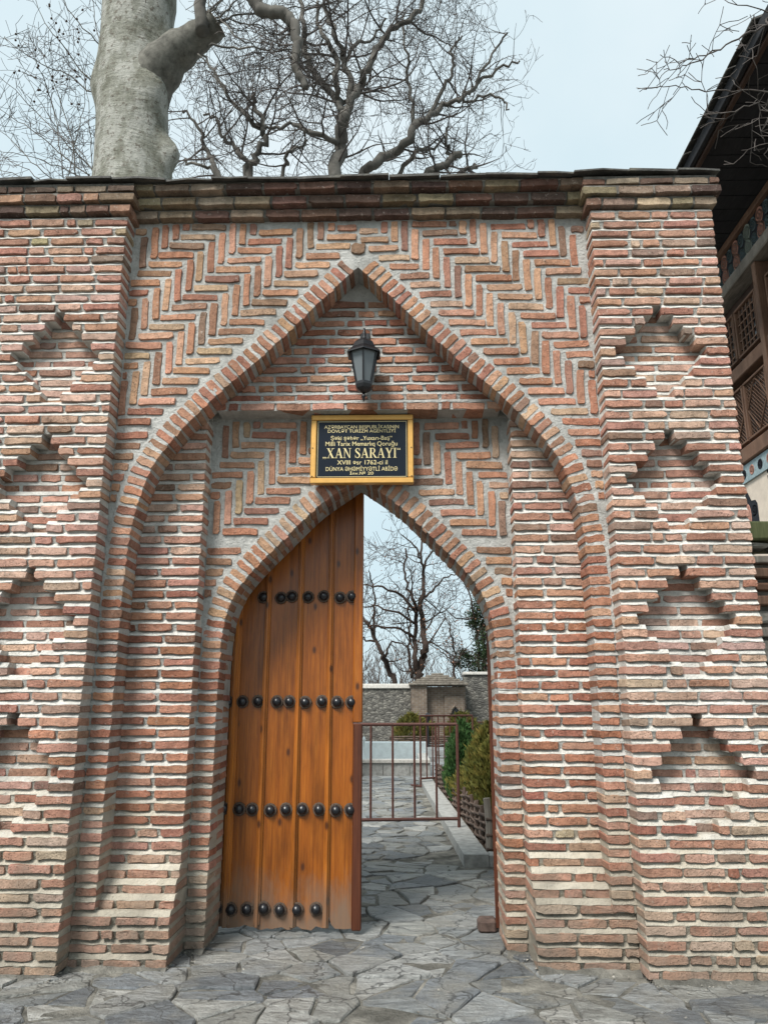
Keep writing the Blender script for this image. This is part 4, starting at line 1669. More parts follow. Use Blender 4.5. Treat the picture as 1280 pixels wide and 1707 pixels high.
# bays: posts, framed lattices above, finer lattices below
for yb in (3.28, 5.04, 6.80, 8.56):
    ybox('post', 'old_timber', FX - .01, FX + .24, yb - .055, yb + .055, 5.132, 7.578, .01)
for yb in (3.28, 5.04, 6.80):
    y0, y1 = yb + .056, yb + 1.76 - .056
    ybox('transom', 'old_timber', FX + .02, FX + .22, y0, y1, 6.22, 6.42, .01)
    for half in range(2):
        ya, yc = y0 + .14 + half * .74, y0 + .14 + half * .74 + .70
        for za, zc, fine in ((6.52, 7.30, False), (5.24, 6.12, True)):
            wn = bpy.data.objects.new('window', bpy.data.meshes.new('window'))
            COL.objects.link(wn)
            hang(wn, pal)
            mb = MB()
            mb.box(FX + .19, FX + .20, ya, yc, za, zc)
            wn.data.from_pydata(mb.v, [], mb.f)
            wn.data.materials.append(MATS['window_glass'])
            f_ = .035
            for a0, a1, b0, b1 in ((ya, yc, za, za + f_), (ya, yc, zc - f_, zc), (ya, ya + f_, za + f_ + .001, zc - f_ - .001), (yc - f_, yc, za + f_ + .001, zc - f_ - .001)):
                mb = MB()
                mb.bbox(FX + .06, FX + .13, a0, a1, b0, b1, .006)
                mb.build('frame', 'old_timber', wn)
            if not fine:
                for q in range(1, 6):
                    mb = MB()
                    yy = ya + (yc - ya) * q / 6
                    mb.box(FX + .09, FX + .115, yy - .009, yy + .009, za + f_, zc - f_)
                    mb.build('glazing_bar', 'old_timber', wn)
                for q in range(1, 6):
                    mb = MB()
                    zz = za + (zc - za) * q / 6
                    mb.box(FX + .093, FX + .118, ya + f_, yc - f_, zz - .009, zz + .009)
                    mb.build('glazing_bar', 'old_timber', wn)
            else:
                mb = MB()
                n = 13
                for q in range(-n, 2 * n):
                    for sg_ in (-1, 1):
                        pts = []
                        for u in (0, 1):
                            yy = ya + (yc - ya) * u
                            zz = za + (zc - za) * (q / n + sg_ * u * .8 + (0 if sg_ > 0 else .8))
                            pts.append((yy, zz))
                        (a0, b0), (a1, b1) = pts
                        # clip to the frame
                        def cl(a0, b0, a1, b1):
                            out = []
                            lo, hi = za + .02, zc - .02
                            if b0 == b1:
                                return None
                            us = sorted(((lo - b0) / (b1 - b0), (hi - b0) / (b1 - b0)))
                            u0, u1 = max(0, us[0]), min(1, us[1])
                            if u0 >= u1:
                                return None
                            return a0 + (a1 - a0) * u0, b0 + (b1 - b0) * u0, a0 + (a1 - a0) * u1, b0 + (b1 - b0) * u1
                        g = cl(a0, b0, a1, b1)
                        if g:
                            xx = FX + (.095 if sg_ > 0 else .105)
                            mb.tube([(xx, g[0], g[1]), (xx, g[2], g[3])], .006, 4, False)
                lt = mb.build('lattice', 'old_timber', wn)
                lt['kind'] = 'stuff'
                mb = MB()
                ym, zm = (ya + yc) / 2, (za + zc) / 2
                mb.tube([(FX + .08, ya + .05, zm), (FX + .08, ym - .12, zc - .17), (FX + .08, ym, zc - .06), (FX + .08, ym + .12, zc - .17), (FX + .08, yc - .05, zm), (FX + .08, ym, za + .06), (FX + .08, ya + .05, zm)], .011, 5)
                mb.build('ogee_bar', 'old_timber', wn)
# painted plaster panels under the sill
for k, yb in enumerate((3.3, 4.4, 5.45, 6.5, 7.6)):
    mb = MB()
    y0, y1 = yb + .42, yb + 1.0
    ym = (y0 + y1) / 2
    pts = [(y0, 3.6), (y1, 3.6), (y1, 4.28), (y1 - .05, 4.34), (ym + .12, 4.36), (ym, 4.55), (ym - .12, 4.36), (y0 + .05, 4.34), (y0, 4.28)]
    mb.add([(FX + .034, a, c) for a, c in pts] + [(FX + .045, a, c) for a, c in pts], [tuple(reversed(range(9))), ] + [(i, (i + 1) % 9, (i + 1) % 9 + 9, i + 9) for i in range(9)])
    mo = mb.build('painted_medallion', 'paint_dark', pal)
    mb = MB()
    mb.lathe([(.12, 0), (.11, .006)], (0, 0, 0), 14)
    mb.v = [(FX + .033 - v[2], ym + v[0] * .7, 4.16 + v[1] * 1.5) for v in mb.v]
    mb.build('painted_flower', 'paint_salmon', mo)
    ml_ = MB()
    for dy, dz, sg_ in ((-.19, .05, 1), (.19, .05, -1), (-.17, -.2, -1), (.17, -.2, 1), (-.08, -.36, 1), (.08, -.36, -1)):
        scroll(ml_, ym + dy, 4.16 + dz, .085, 1.7, FX + .031, .016, sg_)
    ml_.build('painted_scroll', 'plaster', mo)
    mb = MB()
    for q in range(14):
        z = 3.5 + q * .085
        mb.box(FX + .033, FX + .0385, yb + 1.04, yb + 1.075, z, z + .045)
    pb = mb.build('painted_border', 'paint_dark', pal)
    pb['kind'] = 'stuff'
    for q in range(4):
        mb = MB()
        mb.lathe([(.075, 0), (.07, .005)], (0, 0, 0), 12)
        yy = yb + .14 + q * .26
        mb.v = [(FX + .0105 - v[2], yy + v[0], 4.77 + v[1]) for v in mb.v]
        rs = mb.build('band_rosette', 'paint_dark' if q % 2 == 0 else 'paint_salmon', pal)
        ml_ = MB()
        scroll(ml_, yy, 4.77, .06, 1.5, FX + .004, .012)
        ml_.build('scroll', 'paint_line', rs)

# ------------------------------------------------------------------ stone and timber wall between gateway and palace
SWY = 1.2
sw = thing('stone_wall', 'stone wall laced with timber beams behind the right pilaster, mossy beam on top', 'wall', (3.6, SWY, 0))
mb = MB()
mb.box(2.3, 5.25, SWY + .05, SWY + .55, 0, 2.60)
mb.build('core', 'rubble', sw)
mb = MB()
mb.bbox(2.25, 5.28, SWY - .10, SWY + .5, 2.72, 2.865, .012)
mb.build('top_beam', 'mossy_timber', sw)
for z0, z1, mt, kind in ((2.655, 2.712, 'rubble', 's'), (2.545, 2.60, 'grey_timber', 'b'), (2.43, 2.50, 'old_timber', 'b'), (2.33, 2.40, 'old_timber', 's'), (2.22, 2.29, 'old_timber', 'b'),
                         (2.08, 2.18, 'rubble', 's'), (1.98, 2.05, 'grey_timber', 'b'), (1.78, 1.96, 'rubble', 's'), (1.60, 1.77, 'rubble', 's'), (1.42, 1.58, 'rubble', 's'),
                         (1.30, 1.40, 'grey_timber', 'b'), (1.10, 1.28, 'rubble', 's'), (.90, 1.08, 'rubble', 's'), (.68, .88, 'rubble', 's'), (.46, .66, 'rubble', 's'), (.22, .44, 'rubble', 's'), (.0, .2, 'rubble', 's')):
    if kind == 'b':
        mb = MB()
        mb.bbox(2.28, 5.26, SWY - .07 + RN.uniform(-.02, .02), SWY + .1, z0, z1, .008)
        mb.build('timber_beam', mt, sw)
    else:
        x = 2.29
        while x < 5.2:
            L = RN.uniform(.16, .36)
            mb = MB()
            mb.bbox(x, min(x + L - .02, 5.25), SWY - .02 + RN.uniform(-.04, .03), SWY + .12, z0 + RN.uniform(0, .012), z1 - RN.uniform(0, .012), .02 if z1 - z0 > .08 else .012)
            mb.v = [(a + RN.uniform(-.01, .01), b_ + RN.uniform(-.01, .01), c_ + RN.uniform(-.008, .008)) for a, b_, c_ in mb.v]
            mb.build('stone', mt, sw)
            x += L

# ------------------------------------------------------------------ garden beyond the gate
def on_kerb(y, off=0.0):
    return kerb_x(y) + off


y = 3.22
kb = thing('garden_kerb', 'low grey stone kerb edging the planting bed beyond the gate', 'kerb', (.8, 6, 0))
while y < 12.2:
    L = RN.uniform(.5, .75)
    y2 = min(y + L, 12.3)
    mb = MB()
    xa0, xa1 = on_kerb(y), on_kerb(y2)
    vs = []
    for z in (-.04, .10 + RN.uniform(-.006, .006)):
        vs += [(xa0, y + .004, z), (xa0 + .24, y + .004, z), (xa1 + .24, y2 - .004, z), (xa1, y2 - .004, z)]
    mb.add(vs, [(0, 3, 2, 1), (4, 5, 6, 7), (0, 1, 5, 4), (1, 2, 6, 5), (2, 3, 7, 6), (3, 0, 4, 7)])
    mb.build('kerb_stone', 'kerb_stone', kb)
    y = y2
mb = MB()
mb.bbox(on_kerb(3.22) + .245, 3.2, 3.22, 3.42, -.04, .10, .01)
mb.build('kerb_stone', 'kerb_stone', kb)
mb = MB()
mb.add([(1.13, 3.42, .06), (4.2, 3.42, .06), (4.2, 12.3, .06), (.89, 12.3, .06)], [(0, 1, 2, 3)])
tag(mb.build('flower_bed', 'soil'), 'dark soil bed behind the wicker fence', None, None, 'structure')

# wicker fence
wf = thing('wicker_fence', 'low woven wicker fence of bent branches around the planting bed', 'fence', (1.1, 7, 0))
posts = []
y = 3.62
while y < 11.0:
    posts.append((on_kerb(y, .30), y))
    y += .46
for i, (x, y) in enumerate(posts):
    mb = MB()
    h = (.55 if i == 0 else .44) + RN.uniform(-.03, .03)
    mb.tube([(x, y, .02), (x + RN.uniform(-.01, .01), y, .3), (x + RN.uniform(-.015, .015), y, h)], [.04, .036, .036] if i == 0 else [.026, .024, .022], 8)
    mb.build('post', 'grey_timber' if i == 0 else 'withy_bark', wf)
for r_ in range(9):
    z = .10 + r_ * .038
    mb = MB()
    pts = []
    for i, (x, y) in enumerate(posts):
        sd = 1 if (i + r_) % 2 else -1
        pts.append((x + sd * .034, y, z + RN.uniform(-.014, .014)))
        if i < len(posts) - 1:
            x2, y2 = posts[i + 1]
            pts.append(((x + x2) / 2 + RN.uniform(-.01, .01), (y + y2) / 2, z + RN.uniform(-.02, .02)))
    mb.tube(pts, [.014 + RN.uniform(-.003, .004) for _ in pts], 6)
    mb.build('withy', 'withy_bark', wf, True)
x0, y0 = posts[0]
for i in range(1, 6):
    mb = MB()
    mb.tube([(x0 + i * .45, y0 - .0, .02), (x0 + i * .45, y0, .5)], [.03, .026], 8)
    mb.build('post', 'withy_bark', wf)
for r_ in range(6):
    z = .09 + r_ * .068
    mb = MB()
    pts = [(x0 - .03 + .225 * i, y0 + (.03 if (i // 2 + r_) % 2 else -.03) * (1 if i % 2 == 0 else .2), z + RN.uniform(-.012, .012)) for i in range(11)]
    mb.tube(pts, [.017] * len(pts), 6)
    mb.build('withy', 'withy_bark', wf, True)


# conifers: sprays of small upright scale-leaf fans through the volume
def spray_bush(name, label, cat, c, h, r, n, mat, group=None, trunk_h=.12, seed=1, leaf=.05, cone=.35):
    R_ = random.Random(seed)
    root = thing(name, label, cat, c, group)
    mb = MB()
    mb.tube([(c[0], c[1], c[2] - .02), (c[0], c[1], c[2] + h * .55)], [.04, .015], 7)
    mb.build('trunk', 'dark_bark', root)
    vs, fs = [], []
    lobes = [(R_.uniform(0, 6.28), R_.uniform(.1, 1.0), R_.uniform(-.28, .42)) for _ in range(44)]
    for i in range(n):
        u = R_.random() ** .8
        a = R_.uniform(0, 2 * math.pi)
        prof = (math.sin(math.pi * min(1, .10 + u * .92)) ** .6) * (1 - cone * u)
        bulge = 1 + sum(wt * math.exp(-((math.sin((a - la) / 2) * 2) ** 2) / .12 - (u - lu) ** 2 / .012) for la, lu, wt in lobes)
        rr_ = r * prof * bulge * (R_.uniform(.35, 1) ** .5)
        p0 = Vector((c[0] + rr_ * math.cos(a), c[1] + rr_ * math.sin(a), c[2] + trunk_h * .3 + u * h))
        d = Vector((math.cos(a) * .45, math.sin(a) * .45, R_.uniform(.5, 1.2))).normalized()
        d = (d + Vector((R_.uniform(-.3, .3), R_.uniform(-.3, .3), R_.uniform(-.2, .2)))).normalized()
        s_ = d.cross(Vector((R_.uniform(-1, 1), R_.uniform(-1, 1), R_.uniform(-.3, .3)))).normalized()
        l, w_ = leaf * R_.uniform(.7, 1.6) * (1.9 if R_.random() < .05 else 1), leaf * R_.uniform(.16, .32)
        k = len(vs)
        vs += [p0 - s_ * w_ * .4, p0 + s_ * w_ * .4, p0 + d * l * .6 + s_ * w_, p0 + d * l, p0 + d * l * .6 - s_ * w_]
        fs.append((k, k + 1, k + 2, k + 3, k + 4))
    mesh_obj('crown', vs, fs, mat, root)
    return root


SG = 'conifers in the planting bed'
spray_bush('thuja_shrub', 'golden green rounded conifer behind the corner post of the wicker fence', 'shrub', (1.52, 4.9, .06), 1.12, .42, 9000, 'thuja_gold', SG, seed=3)
spray_bush('thuja_shrub', 'second golden conifer in the bed, between two darker green ones', 'shrub', (1.50, 6.3, .06), 1.15, .46, 7000, 'thuja_gold', SG, seed=4)
spray_bush('thuja_shrub', 'dark green conifer leaning over the middle of the wicker fence', 'shrub', (1.20, 7.5, .06), 1.0, .30, 6000, 'thuja_green', SG, seed=5)
spray_bush('thuja_shrub', 'small dark green conifer near the far end of the wicker fence', 'shrub', (1.35, 9.2, .06), 1.15, .34, 5000, 'thuja_green', SG, seed=6)
spray_bush('thuja_shrub', 'bushy golden conifer in the bed behind the open door leaf', 'shrub', (2.15, 5.2, .06), 1.1, .45, 6000, 'thuja_gold', SG, seed=7)


# crowd barriers of thin iron bars
def barrier(label, p0, p1, n, zb, zt, feet):
    root = thing('metal_barrier', label, 'barrier', (p0[0], p0[1], 0), 'rust-brown metal barriers beyond the gate')
    a, c = Vector((p0[0], p0[1], 0)), Vector((p1[0], p1[1], 0))
    for z, nm in ((zt, 'top_rail'), (zb, 'bottom_rail')):
        mb = MB()
        mb.tube([a + Vector((0, 0, z)), c + Vector((0, 0, z))], .019, 8)
        mb.build(nm, 'rust_paint', root)
    for i in range(n + 1):
        q = a + (c - a) * i / n
        post = i in (0, n)
        mb = MB()
        mb.tube([q + Vector((0, 0, .01 if post else zb)), q + Vector((0, 0, zt))], .02 if post else .014, 7)
        mb.build('post' if post else 'bar', 'rust_paint', root)
    if feet:
        dd = (c - a).normalized().cross(Vector((0, 0, 1)))
        for q in (a, c):
            mb = MB()
            mb.tube([q - dd * .3 + Vector((0, 0, .02)), q + dd * .3 + Vector((0, 0, .02))], .018, 6)
            mb.build('foot', 'rust_paint', root)
    return root


barrier('rust-brown metal barrier with vertical bars standing across the garden path', (-1.37, 4.71), (.965, 4.97), 9, .20, 1.275, False)
barrier('rust-brown metal barrier beside the far end of the wicker fence', (.66, 10.9), (1.75, 11.7), 9, .16, 1.33, True)

# pool
po = thing('garden_pool', 'rectangular garden pool with grey stone rim and pale blue inner wall', 'pool', (-2, 15, 0))
x = -5.0
while x < .9:
    mb = MB()
    L = RN.uniform(.5, .7)
    mb.bbox(x, min(x + L - .008, .95), 13.7, 14.0, -.05, .26, .012)
    mb.build('rim_stone', 'kerb_stone', po)
    x += L
mb = MB()
mb.bbox(-5.0, .95, 13.65, 14.05, .262, .34, .012)
mb.build('coping', 'pale_coping', po)
mb = MB()
mb.bbox(-5.0, .95, 16.4, 16.7, -.05, .62, .012)
mb.build('inner_wall', 'pool_white', po)
mb = MB()
mb.bbox(.70, .95, 14.06, 16.39, -.05, .34, .012)
mb.build('side_rim', 'pale_coping', po)
mb = MB()
mb.add([(-5, 14.0, .16), (.72, 14.0, .16), (.72, 16.41, .16), (-5, 16.41, .16)], [(0, 1, 2, 3)])
mb.build('water', 'water', po)
mb = MB()
mb.lathe([(.07, .3), (.06, .36), (.025, .40), (.02, .72), (.05, .76), (.015, .84)], (-.58, 13.9, 0), 10)
tag(mb.build('fountain_jet', 'pool_white', None, True), 'small pale fountain nozzle standing on the pool rim', 'fountain')

# far garden wall, pavilion
fwl = thing('garden_wall', 'grey rubble garden wall with pale coping, left of the pavilion', 'wall', (-6, 26, .26))
mb = MB()
mb.box(-14, .66, 26, 26.5, .2, 2.24)
mb.build('masonry', 'rubble_far', fwl)
mb = MB()
mb.bbox(-14, .66, 25.92, 26.58, 2.242, 2.42, .02)
mb.build('coping', 'pale_coping', fwl)
fwr = thing('garden_wall', 'grey rubble garden wall with pale coping, right of the pavilion', 'wall', (6, 27, .26))
mb = MB()
mb.box(2.79, 14, 27, 27.5, .2, 2.80)
mb.build('masonry', 'rubble_far', fwr)
mb = MB()
mb.bbox(2.79, 14, 26.92, 27.58, 2.802, 2.92, .02)
mb.build('coping', 'pale_coping', fwr)
pv = thing('brick_pavilion', 'small brown brick pavilion with tiled hip roof and pointed niche', 'pavilion', (1.7, 26, .26))
mb = MB()
mb.box(.67, 1.27, 25.55, 26.6, .2, 2.35)
mb.build('pier', 'brick_far', pv)
mb = MB()
mb.box(1.271, 2.78, 25.9, 27.2, .2, 2.30)
mb.build('wall', 'brick_far', pv)
mb = MB()
mb.bbox(1.95, 2.72, 25.82, 25.899, .2, 1.95, .01)
mb.build('niche_surround', 'brick_far', pv)
# pointed niche
pts = [(2.17, .4), (2.57, .4), (2.57, 1.30), (2.52, 1.45), (2.37, 1.62), (2.22, 1.45), (2.17, 1.30)]
mb = MB()
mb.add([(a, 25.814, c) for a, c in pts] + [(a, 25.819, c) for a, c in pts], [tuple(range(7))] + [(i, i + 7, (i + 1) % 7 + 7, (i + 1) % 7) for i in range(7)])
nw = mb.build('window', 'window_glass', pv)
mb = MB()
for i in range(1, 6):
    a, c = pts[i], pts[i + 1] if i < 6 else pts[0]
    mb.tube([(a[0], 25.80, a[1]), (c[0], 25.80, c[1])], .05, 6)
mb.build('arch_moulding', 'brick_far', nw)
mb = MB()
for z0, x0, x1, y0, y1 in ((2.352, .58, 2.86, 25.42, 27.3), (2.43, .72, 2.72, 25.56, 27.2), (2.51, .88, 2.56, 25.7, 27.1), (2.59, 1.06, 2.38, 25.86, 27.0), (2.67, 1.26, 2.18, 26.05, 26.9), (2.75, 1.48, 1.96, 26.25, 26.75)):
    mb.bbox(x0, x1, y0, y1, z0, z0 + .085, .02)
mb.build('roof', 'old_tile', pv)
mb = MB()
mb.tube([(.9, 24.6, .95), (3.4, 24.6, 1.0)], .025, 6)
for i in range(14):
    mb.tube([(.95 + i * .18, 24.6, .26), (.95 + i * .18, 24.6, .97)], .014, 5)
o = mb.build('garden_railing', 'rust_paint')
tag(o, 'dark low railing in front of the brick pavilion', 'railing')
spray_bush('round_shrub', 'round golden shrub at the foot of the pavilion pier', 'shrub', (.66, 22.5, .26), .95, .62, 2600, 'thuja_gold', 'clipped shrubs before the pavilion', seed=12, leaf=.1, cone=.1)
spray_bush('round_shrub', 'round shrub in front of the pavilion wall, beside the railing', 'shrub', (2.35, 22.7, .26), 1.0, .62, 2600, 'thuja_gold', 'clipped shrubs before the pavilion', seed=13, leaf=.1, cone=.1)
gl = thing('garden_lamp', 'small black garden lamp on a post by the pavilion', 'lamp', (1.16, 21.5, .26))
mb = MB()
mb.tube([(1.16, 21.5, .26), (1.16, 21.5, 1.1)], .035, 8)
mb.build('post', 'lantern_metal', gl)
mb = MB()
mb.lathe([(.05, 1.08), (.10, 1.24), (.14, 1.25), (.03, 1.34)], (1.16, 21.5, 0), 8)
mb.build('head', 'lantern_metal', gl)
wf2 = thing('wicker_edging', 'dark woven edging around the shrubs before the pavilion', 'edging', (1.2, 21.8, .26))
for r_ in range(5):
    mb = MB()
    mb.tube([(-.1 + i * .25, 21.6 + (.03 if (i + r_) % 2 else -.03), .30 + r_ * .07 + RN.uniform(-.01, .01)) for i in range(14)], .03, 5)
    mb.build('withy', 'withy_bark', wf2)


# ------------------------------------------------------------------ bare trees
def smooth_pts(pts, n=4):
    out = []
    for i in range(len(pts) - 1):
        p0, p1, p2, p3 = pts[max(i - 1, 0)], pts[i], pts[i + 1], pts[min(i + 2, len(pts) - 1)]
        for k in range(n):
            u = k / n
            out.append(.5 * ((2 * p1) + (-p0 + p2) * u + (2 * p0 - 5 * p1 + 4 * p2 - p3) * u * u + (-p0 + 3 * p1 - 3 * p2 + p3) * u ** 3))
    out.append(pts[-1])
    return out


class Tree:
    def __init__(s, name, label, cat, base, seed, group=None):
        s.root = thing(name, label, cat, base, group)
        s.R = random.Random(seed)
        s.big, s.twig, s.tips = MB(), MB(), []

    def rv(s, k=1.0):
        return Vector((s.R.gauss(0, k), s.R.gauss(0, k), s.R.gauss(0, k)))

    def limb(s, pts, r0, r1, sides=9, wob=0.02, trunk=False):
        q = smooth_pts([Vector(p_) for p_ in pts], 4)
        n = len(q)
        q = [p_ + s.rv(wob) * (0 if i == 0 else 1) for i, p_ in enumerate(q)]
        rad = [(r0 + (r1 - r0) * i / (n - 1)) * s.R.uniform(.93, 1.09) for i in range(n)]
        s.big.tube(q, rad, sides)
        return q, rad

    def grow(s, p, d, L, r, lvl, seg=.22, curl=.28, up=.06, fork=1.0, rmin=.006):
        n = max(3, int(L / seg))
        pts, rad = [Vector(p)], [r]
        d = d.normalized()
        st = L / n
        for i in range(n):
            d = (d + s.rv(curl) + Vector((0, 0, up))).normalized()
            pts.append(pts[-1] + d * st)
            rad.append(max(rmin, r * (1 - .75 * (i + 1) / n)))
        (s.big if r > .035 else s.twig).tube(pts, rad, 5 if r > .03 else 4 if r > .015 else 3, False)
        if lvl > 0:
            m_ = max(2, int(n * fork))
            for k in range(m_):
                i = s.R.randint(max(1, n // 4), n)
                dd = (pts[i] - pts[i - 1]).normalized()
                sd = dd.orthogonal()
                sd.rotate(Matrix.Rotation(s.R.uniform(0, 6.28), 3, dd))
                s.grow(pts[i], dd * s.R.uniform(.5, 1.1) + sd * s.R.uniform(.6, 1.1), L * s.R.uniform(.38, .68), max(rmin, rad[i] * .68), lvl - 1, seg * .8, curl * 1.08, up, fork, rmin)
        else:
            s.tips.append(pts[-1])

    def dress(s, q, rad, every, L, lvl, start=.25, flat=1.0, **kw):
        """side branches along a limb"""
        n = len(q)
        i = int(n * start)
        while i < n:
            dd = (q[min(i + 1, n - 1)] - q[max(i - 1, 0)]).normalized()
            sd = dd.orthogonal()
            sd.rotate(Matrix.Rotation(s.R.uniform(0, 6.28), 3, dd))
            s.grow(q[i], dd * s.R.uniform(.3, 1.0) + sd, L * s.R.uniform(.6, 1.3), max(kw.get('rmin', .006), min(rad[i] * .5, kw.get('rcap', .05))), lvl, **{k: v for k, v in kw.items() if k not in ('rcap',)})
            i += max(1, int(every * s.R.uniform(.6, 1.5)))

    def done(s, bark, twig):
        s.big.build('trunk', bark, s.root, True)
        if s.twig.v:
            o = s.twig.build('crown', twig, s.root)
            o['kind'] = 'stuff'


def A(L, Y, jit=0.0, R_=None):
    out = []
    for i, (x, y) in enumerate(L):
        out.append(at(x, y, Y + (R_.uniform(-jit, jit) if R_ and i else 0)))
    return out


# great plane tree just inside the wall
TY = 6.0
lv = [(520, 128, 318), (420, 140, 306), (330, 150, 298), (290, 155, 294), (250, 158, 290), (215, 160, 288), (180, 162, 286), (150, 163, 284), (125, 164, 283), (100, 166, 284), (75, 168, 288),
      (45, 170, 294), (20, 171, 298), (0, 172, 302), (-40, 176, 302), (-120, 184, 300), (-240, 195, 292)]
pt = thing('plane_tree', 'huge pale plane tree trunk rising behind the wall, with cut limb and burls', 'tree', (at(222, 290, TY).x, TY + .6, 0))
vs, fs = [], []
rings = []
for py, xa, xb in lv:
    a, c = at(xa, py, TY + .6), at(xb, py, TY + .6)
    rings.append(((a.x + c.x) / 2 - .03, (c.x - a.x) / 2 * .91, a.z))
bx, br, bz = rings[0]
rings = [(bx - .05, br * 1.35, -.1), (bx - .02, br * 1.1, 1.2), (bx, br * 1.03, 3.0)] + rings if bz > 3.2 else rings
# resample
rs_ = []
for i in range(len(rings) - 1):
    for k in range(4):
        u = k / 4
        rs_.append(tuple(rings[i][d] + (rings[i + 1][d] - rings[i][d]) * u for d in range(3)))
rs_.append(rings[-1])
NS = 40
burls = [(at(289, 225, TY).z, math.radians(-14), .30, .32, .20), (at(165, 100, TY).z, math.radians(188), .13, .45, .35), (at(298, 45, TY).z, math.radians(-5), .16, .5, .3), (at(250, 130, TY).z, math.radians(-40), .22, .5, .5)]
for i, (cx, r_, z) in enumerate(rs_):
    for k in range(NS):
        a = 2 * math.pi * k / NS
        rr_ = r_ * (1 + .035 * noise.noise(Vector((math.cos(a) * 1.6, math.sin(a) * 1.6, z * .55))) + .02 * noise.noise(Vector((math.cos(a) * 5, math.sin(a) * 5, z * 2))))
        for bz_, ba, bh, sz, sa in burls:
            da = math.atan2(math.sin(a - ba), math.cos(a - ba))
            rr_ += bh * math.exp(-(da / sa) ** 2 - ((z - bz_) / sz) ** 2)
        vs.append((cx + rr_ * math.cos(a), TY + .6 + rr_ * math.sin(a) * .95, z))
for i in range(len(rs_) - 1):
    for k in range(NS):
        k2 = (k + 1) % NS
        fs.append((i * NS + k, i * NS + k2, (i + 1) * NS + k2, (i + 1) * NS + k))
mesh_obj('trunk', vs, fs, 'plane_bark', pt, True)
big = MB()
lp = smooth_pts([at(x_, y_, yy_) for x_, y_, yy_ in ((218, 205, TY + .62), (240, 160, TY + .5), (276, 104, TY + .3), (314, 73, TY + .2), (344, 52, TY + .15), (362, 38, TY + .1))], 4)
pxm = (at(300, 80, TY) - at(301, 80, TY)).length
big.tube(lp, [pxm * (50 - 26 * min(1, (i / (len(lp) - 1)) * 1.4)) * (1 + .06 * math.sin(i * 1.9)) for i in range(len(lp))], 18, False)
big.build('limb', 'darker_bark', pt, True)  # limb gets a darker bark colour than the trunk
mb = MB()
dd = (lp[-1] - lp[-3]).normalized()
mb.tube([lp[-1] - dd * .02, lp[-1] + dd * .012], [pxm * 21, pxm * 17], 18)
mb.build('cut_face', 'cut_wood', pt)
tw = Tree('x', None, None, (0, 0, 0), 21)
bpy.data.objects.remove(tw.root)
tw.root = pt
q, r_ = tw.limb(A([(338, 52), (335, 20), (331, -30), (326, -120)], TY - .1), pxm * 11, pxm * 7)
tw.dress(q, r_, 3, 1.0, 2, rcap=.02)
# the long drooping bough that comes down from above the frame
q, r_ = tw.limb(A([(250, -150), (330, -110), (385, -55), (420, -5), (440, 18), (466, 22), (484, 34), (493, 56), (495, 82), (492, 110), (502, 130), (512, 146)], TY - .6), pxm * 13, pxm * 5, 9, .015)
tw.dress(q, r_, 3, .8, 2, .5, rcap=.016, curl=.3, seg=.13)
for L, k in (([(362, 38), (400, 25), (440, 20), (490, 14), (540, 8)], 3), ([(350, 76), (390, 78), (430, 78), (460, 84), (492, 82)], 3.2), ([(362, 30), (385, 5), (410, -20)], 3), ([(362, 34), (400, 36), (440, 48), (480, 60)], 2.4),
             ([(350, 20), (372, 2), (392, -14)], 2.4), ([(366, 30), (395, 60), (425, 80), (445, 110), (480, 140)], 2), ([(330, 90), (352, 112), (366, 140), (380, 160)], 2.2), ([(360, 30), (352, 8), (348, -20)], 2.4)):
    q, r_ = tw.limb(A(L, TY - .3, .25, tw.R), pxm * k * .62, pxm * .7, 5, .02)
    tw.dress(q, r_, 3, .75, 1, .2, rcap=.012, curl=.14, seg=.14, up=.02)
# young shoots on the left of the trunk
sh = [([(165, 152), (140, 146), (112, 122), (70, 105), (30, 82), (8, 60)], 2.6), ([(166, 152), (128, 108), (96, 66), (70, 28), (55, -20)], 2.6), ([(166, 74), (132, 38), (108, 4), (95, -30)], 2.4), ([(166, 74), (160, 30), (152, -10)], 2),
      ([(166, 76), (176, 40), (177, 0)], 1.6), ([(160, 288), (118, 245), (70, 195), (25, 150), (-10, 118)], 2.3), ([(150, 292), (108, 262), (62, 222), (20, 195), (-15, 172)], 2.3), ([(128, 296), (118, 220), (98, 160), (76, 105), (62, 70)], 2.2),
      ([(106, 296), (98, 225), (84, 165), (60, 100), (40, 70)], 2), ([(140, 300), (96, 276), (50, 262), (0, 252)], 2), ([(155, 286), (150, 230), (148, 170), (136, 110)], 1.6), ([(112, 300), (126, 240), (140, 185), (145, 130)], 1.6),
      ([(90, 300), (52, 268), (20, 232), (-10, 214)], 1.8), ([(150, 296), (126, 252), (98, 220), (62, 160), (40, 120)], 1.8), ([(70, 302), (40, 280), (0, 262)], 1.6), ([(60, 302), (30, 292), (-10, 282)], 1.6), ([(158, 292), (140, 262), (112, 228), (92, 190), (80, 150)], 1.6)]
for L, k in sh:
    yy = TY + tw.R.uniform(.2, 1.6)
    q, r_ = tw.limb(A(L, yy, .2, tw.R), pxm * k * .55, pxm * .45, 5, .012)
    tw.dress(q, r_, 2, .62, 1, .15, rcap=.010, curl=.10, seg=.12, up=.07, rmin=.0042)
o = tw.big.build('branch', 'limb_bark', pt, True)
o['kind'] = 'stuff'
o = tw.twig.build('twig', 'twig_bark', pt)
o['kind'] = 'stuff'
sb = MB()
for i in range(46):
    p0 = at(tw.R.uniform(20, 160), tw.R.uniform(5, 180), TY + .4)
    r0 = .022
    sb.lathe([(.004, .022), (.018, .012), (.022, 0), (.018, -.012), (.004, -.022)], p0, 6)
    sb.tube([p0 + Vector((0, 0, .02)), p0 + Vector((.01, 0, .11))], .0025, 3, False)
o = sb.build('seed_ball', 'seed_ball', pt)
o['kind'] = 'stuff'

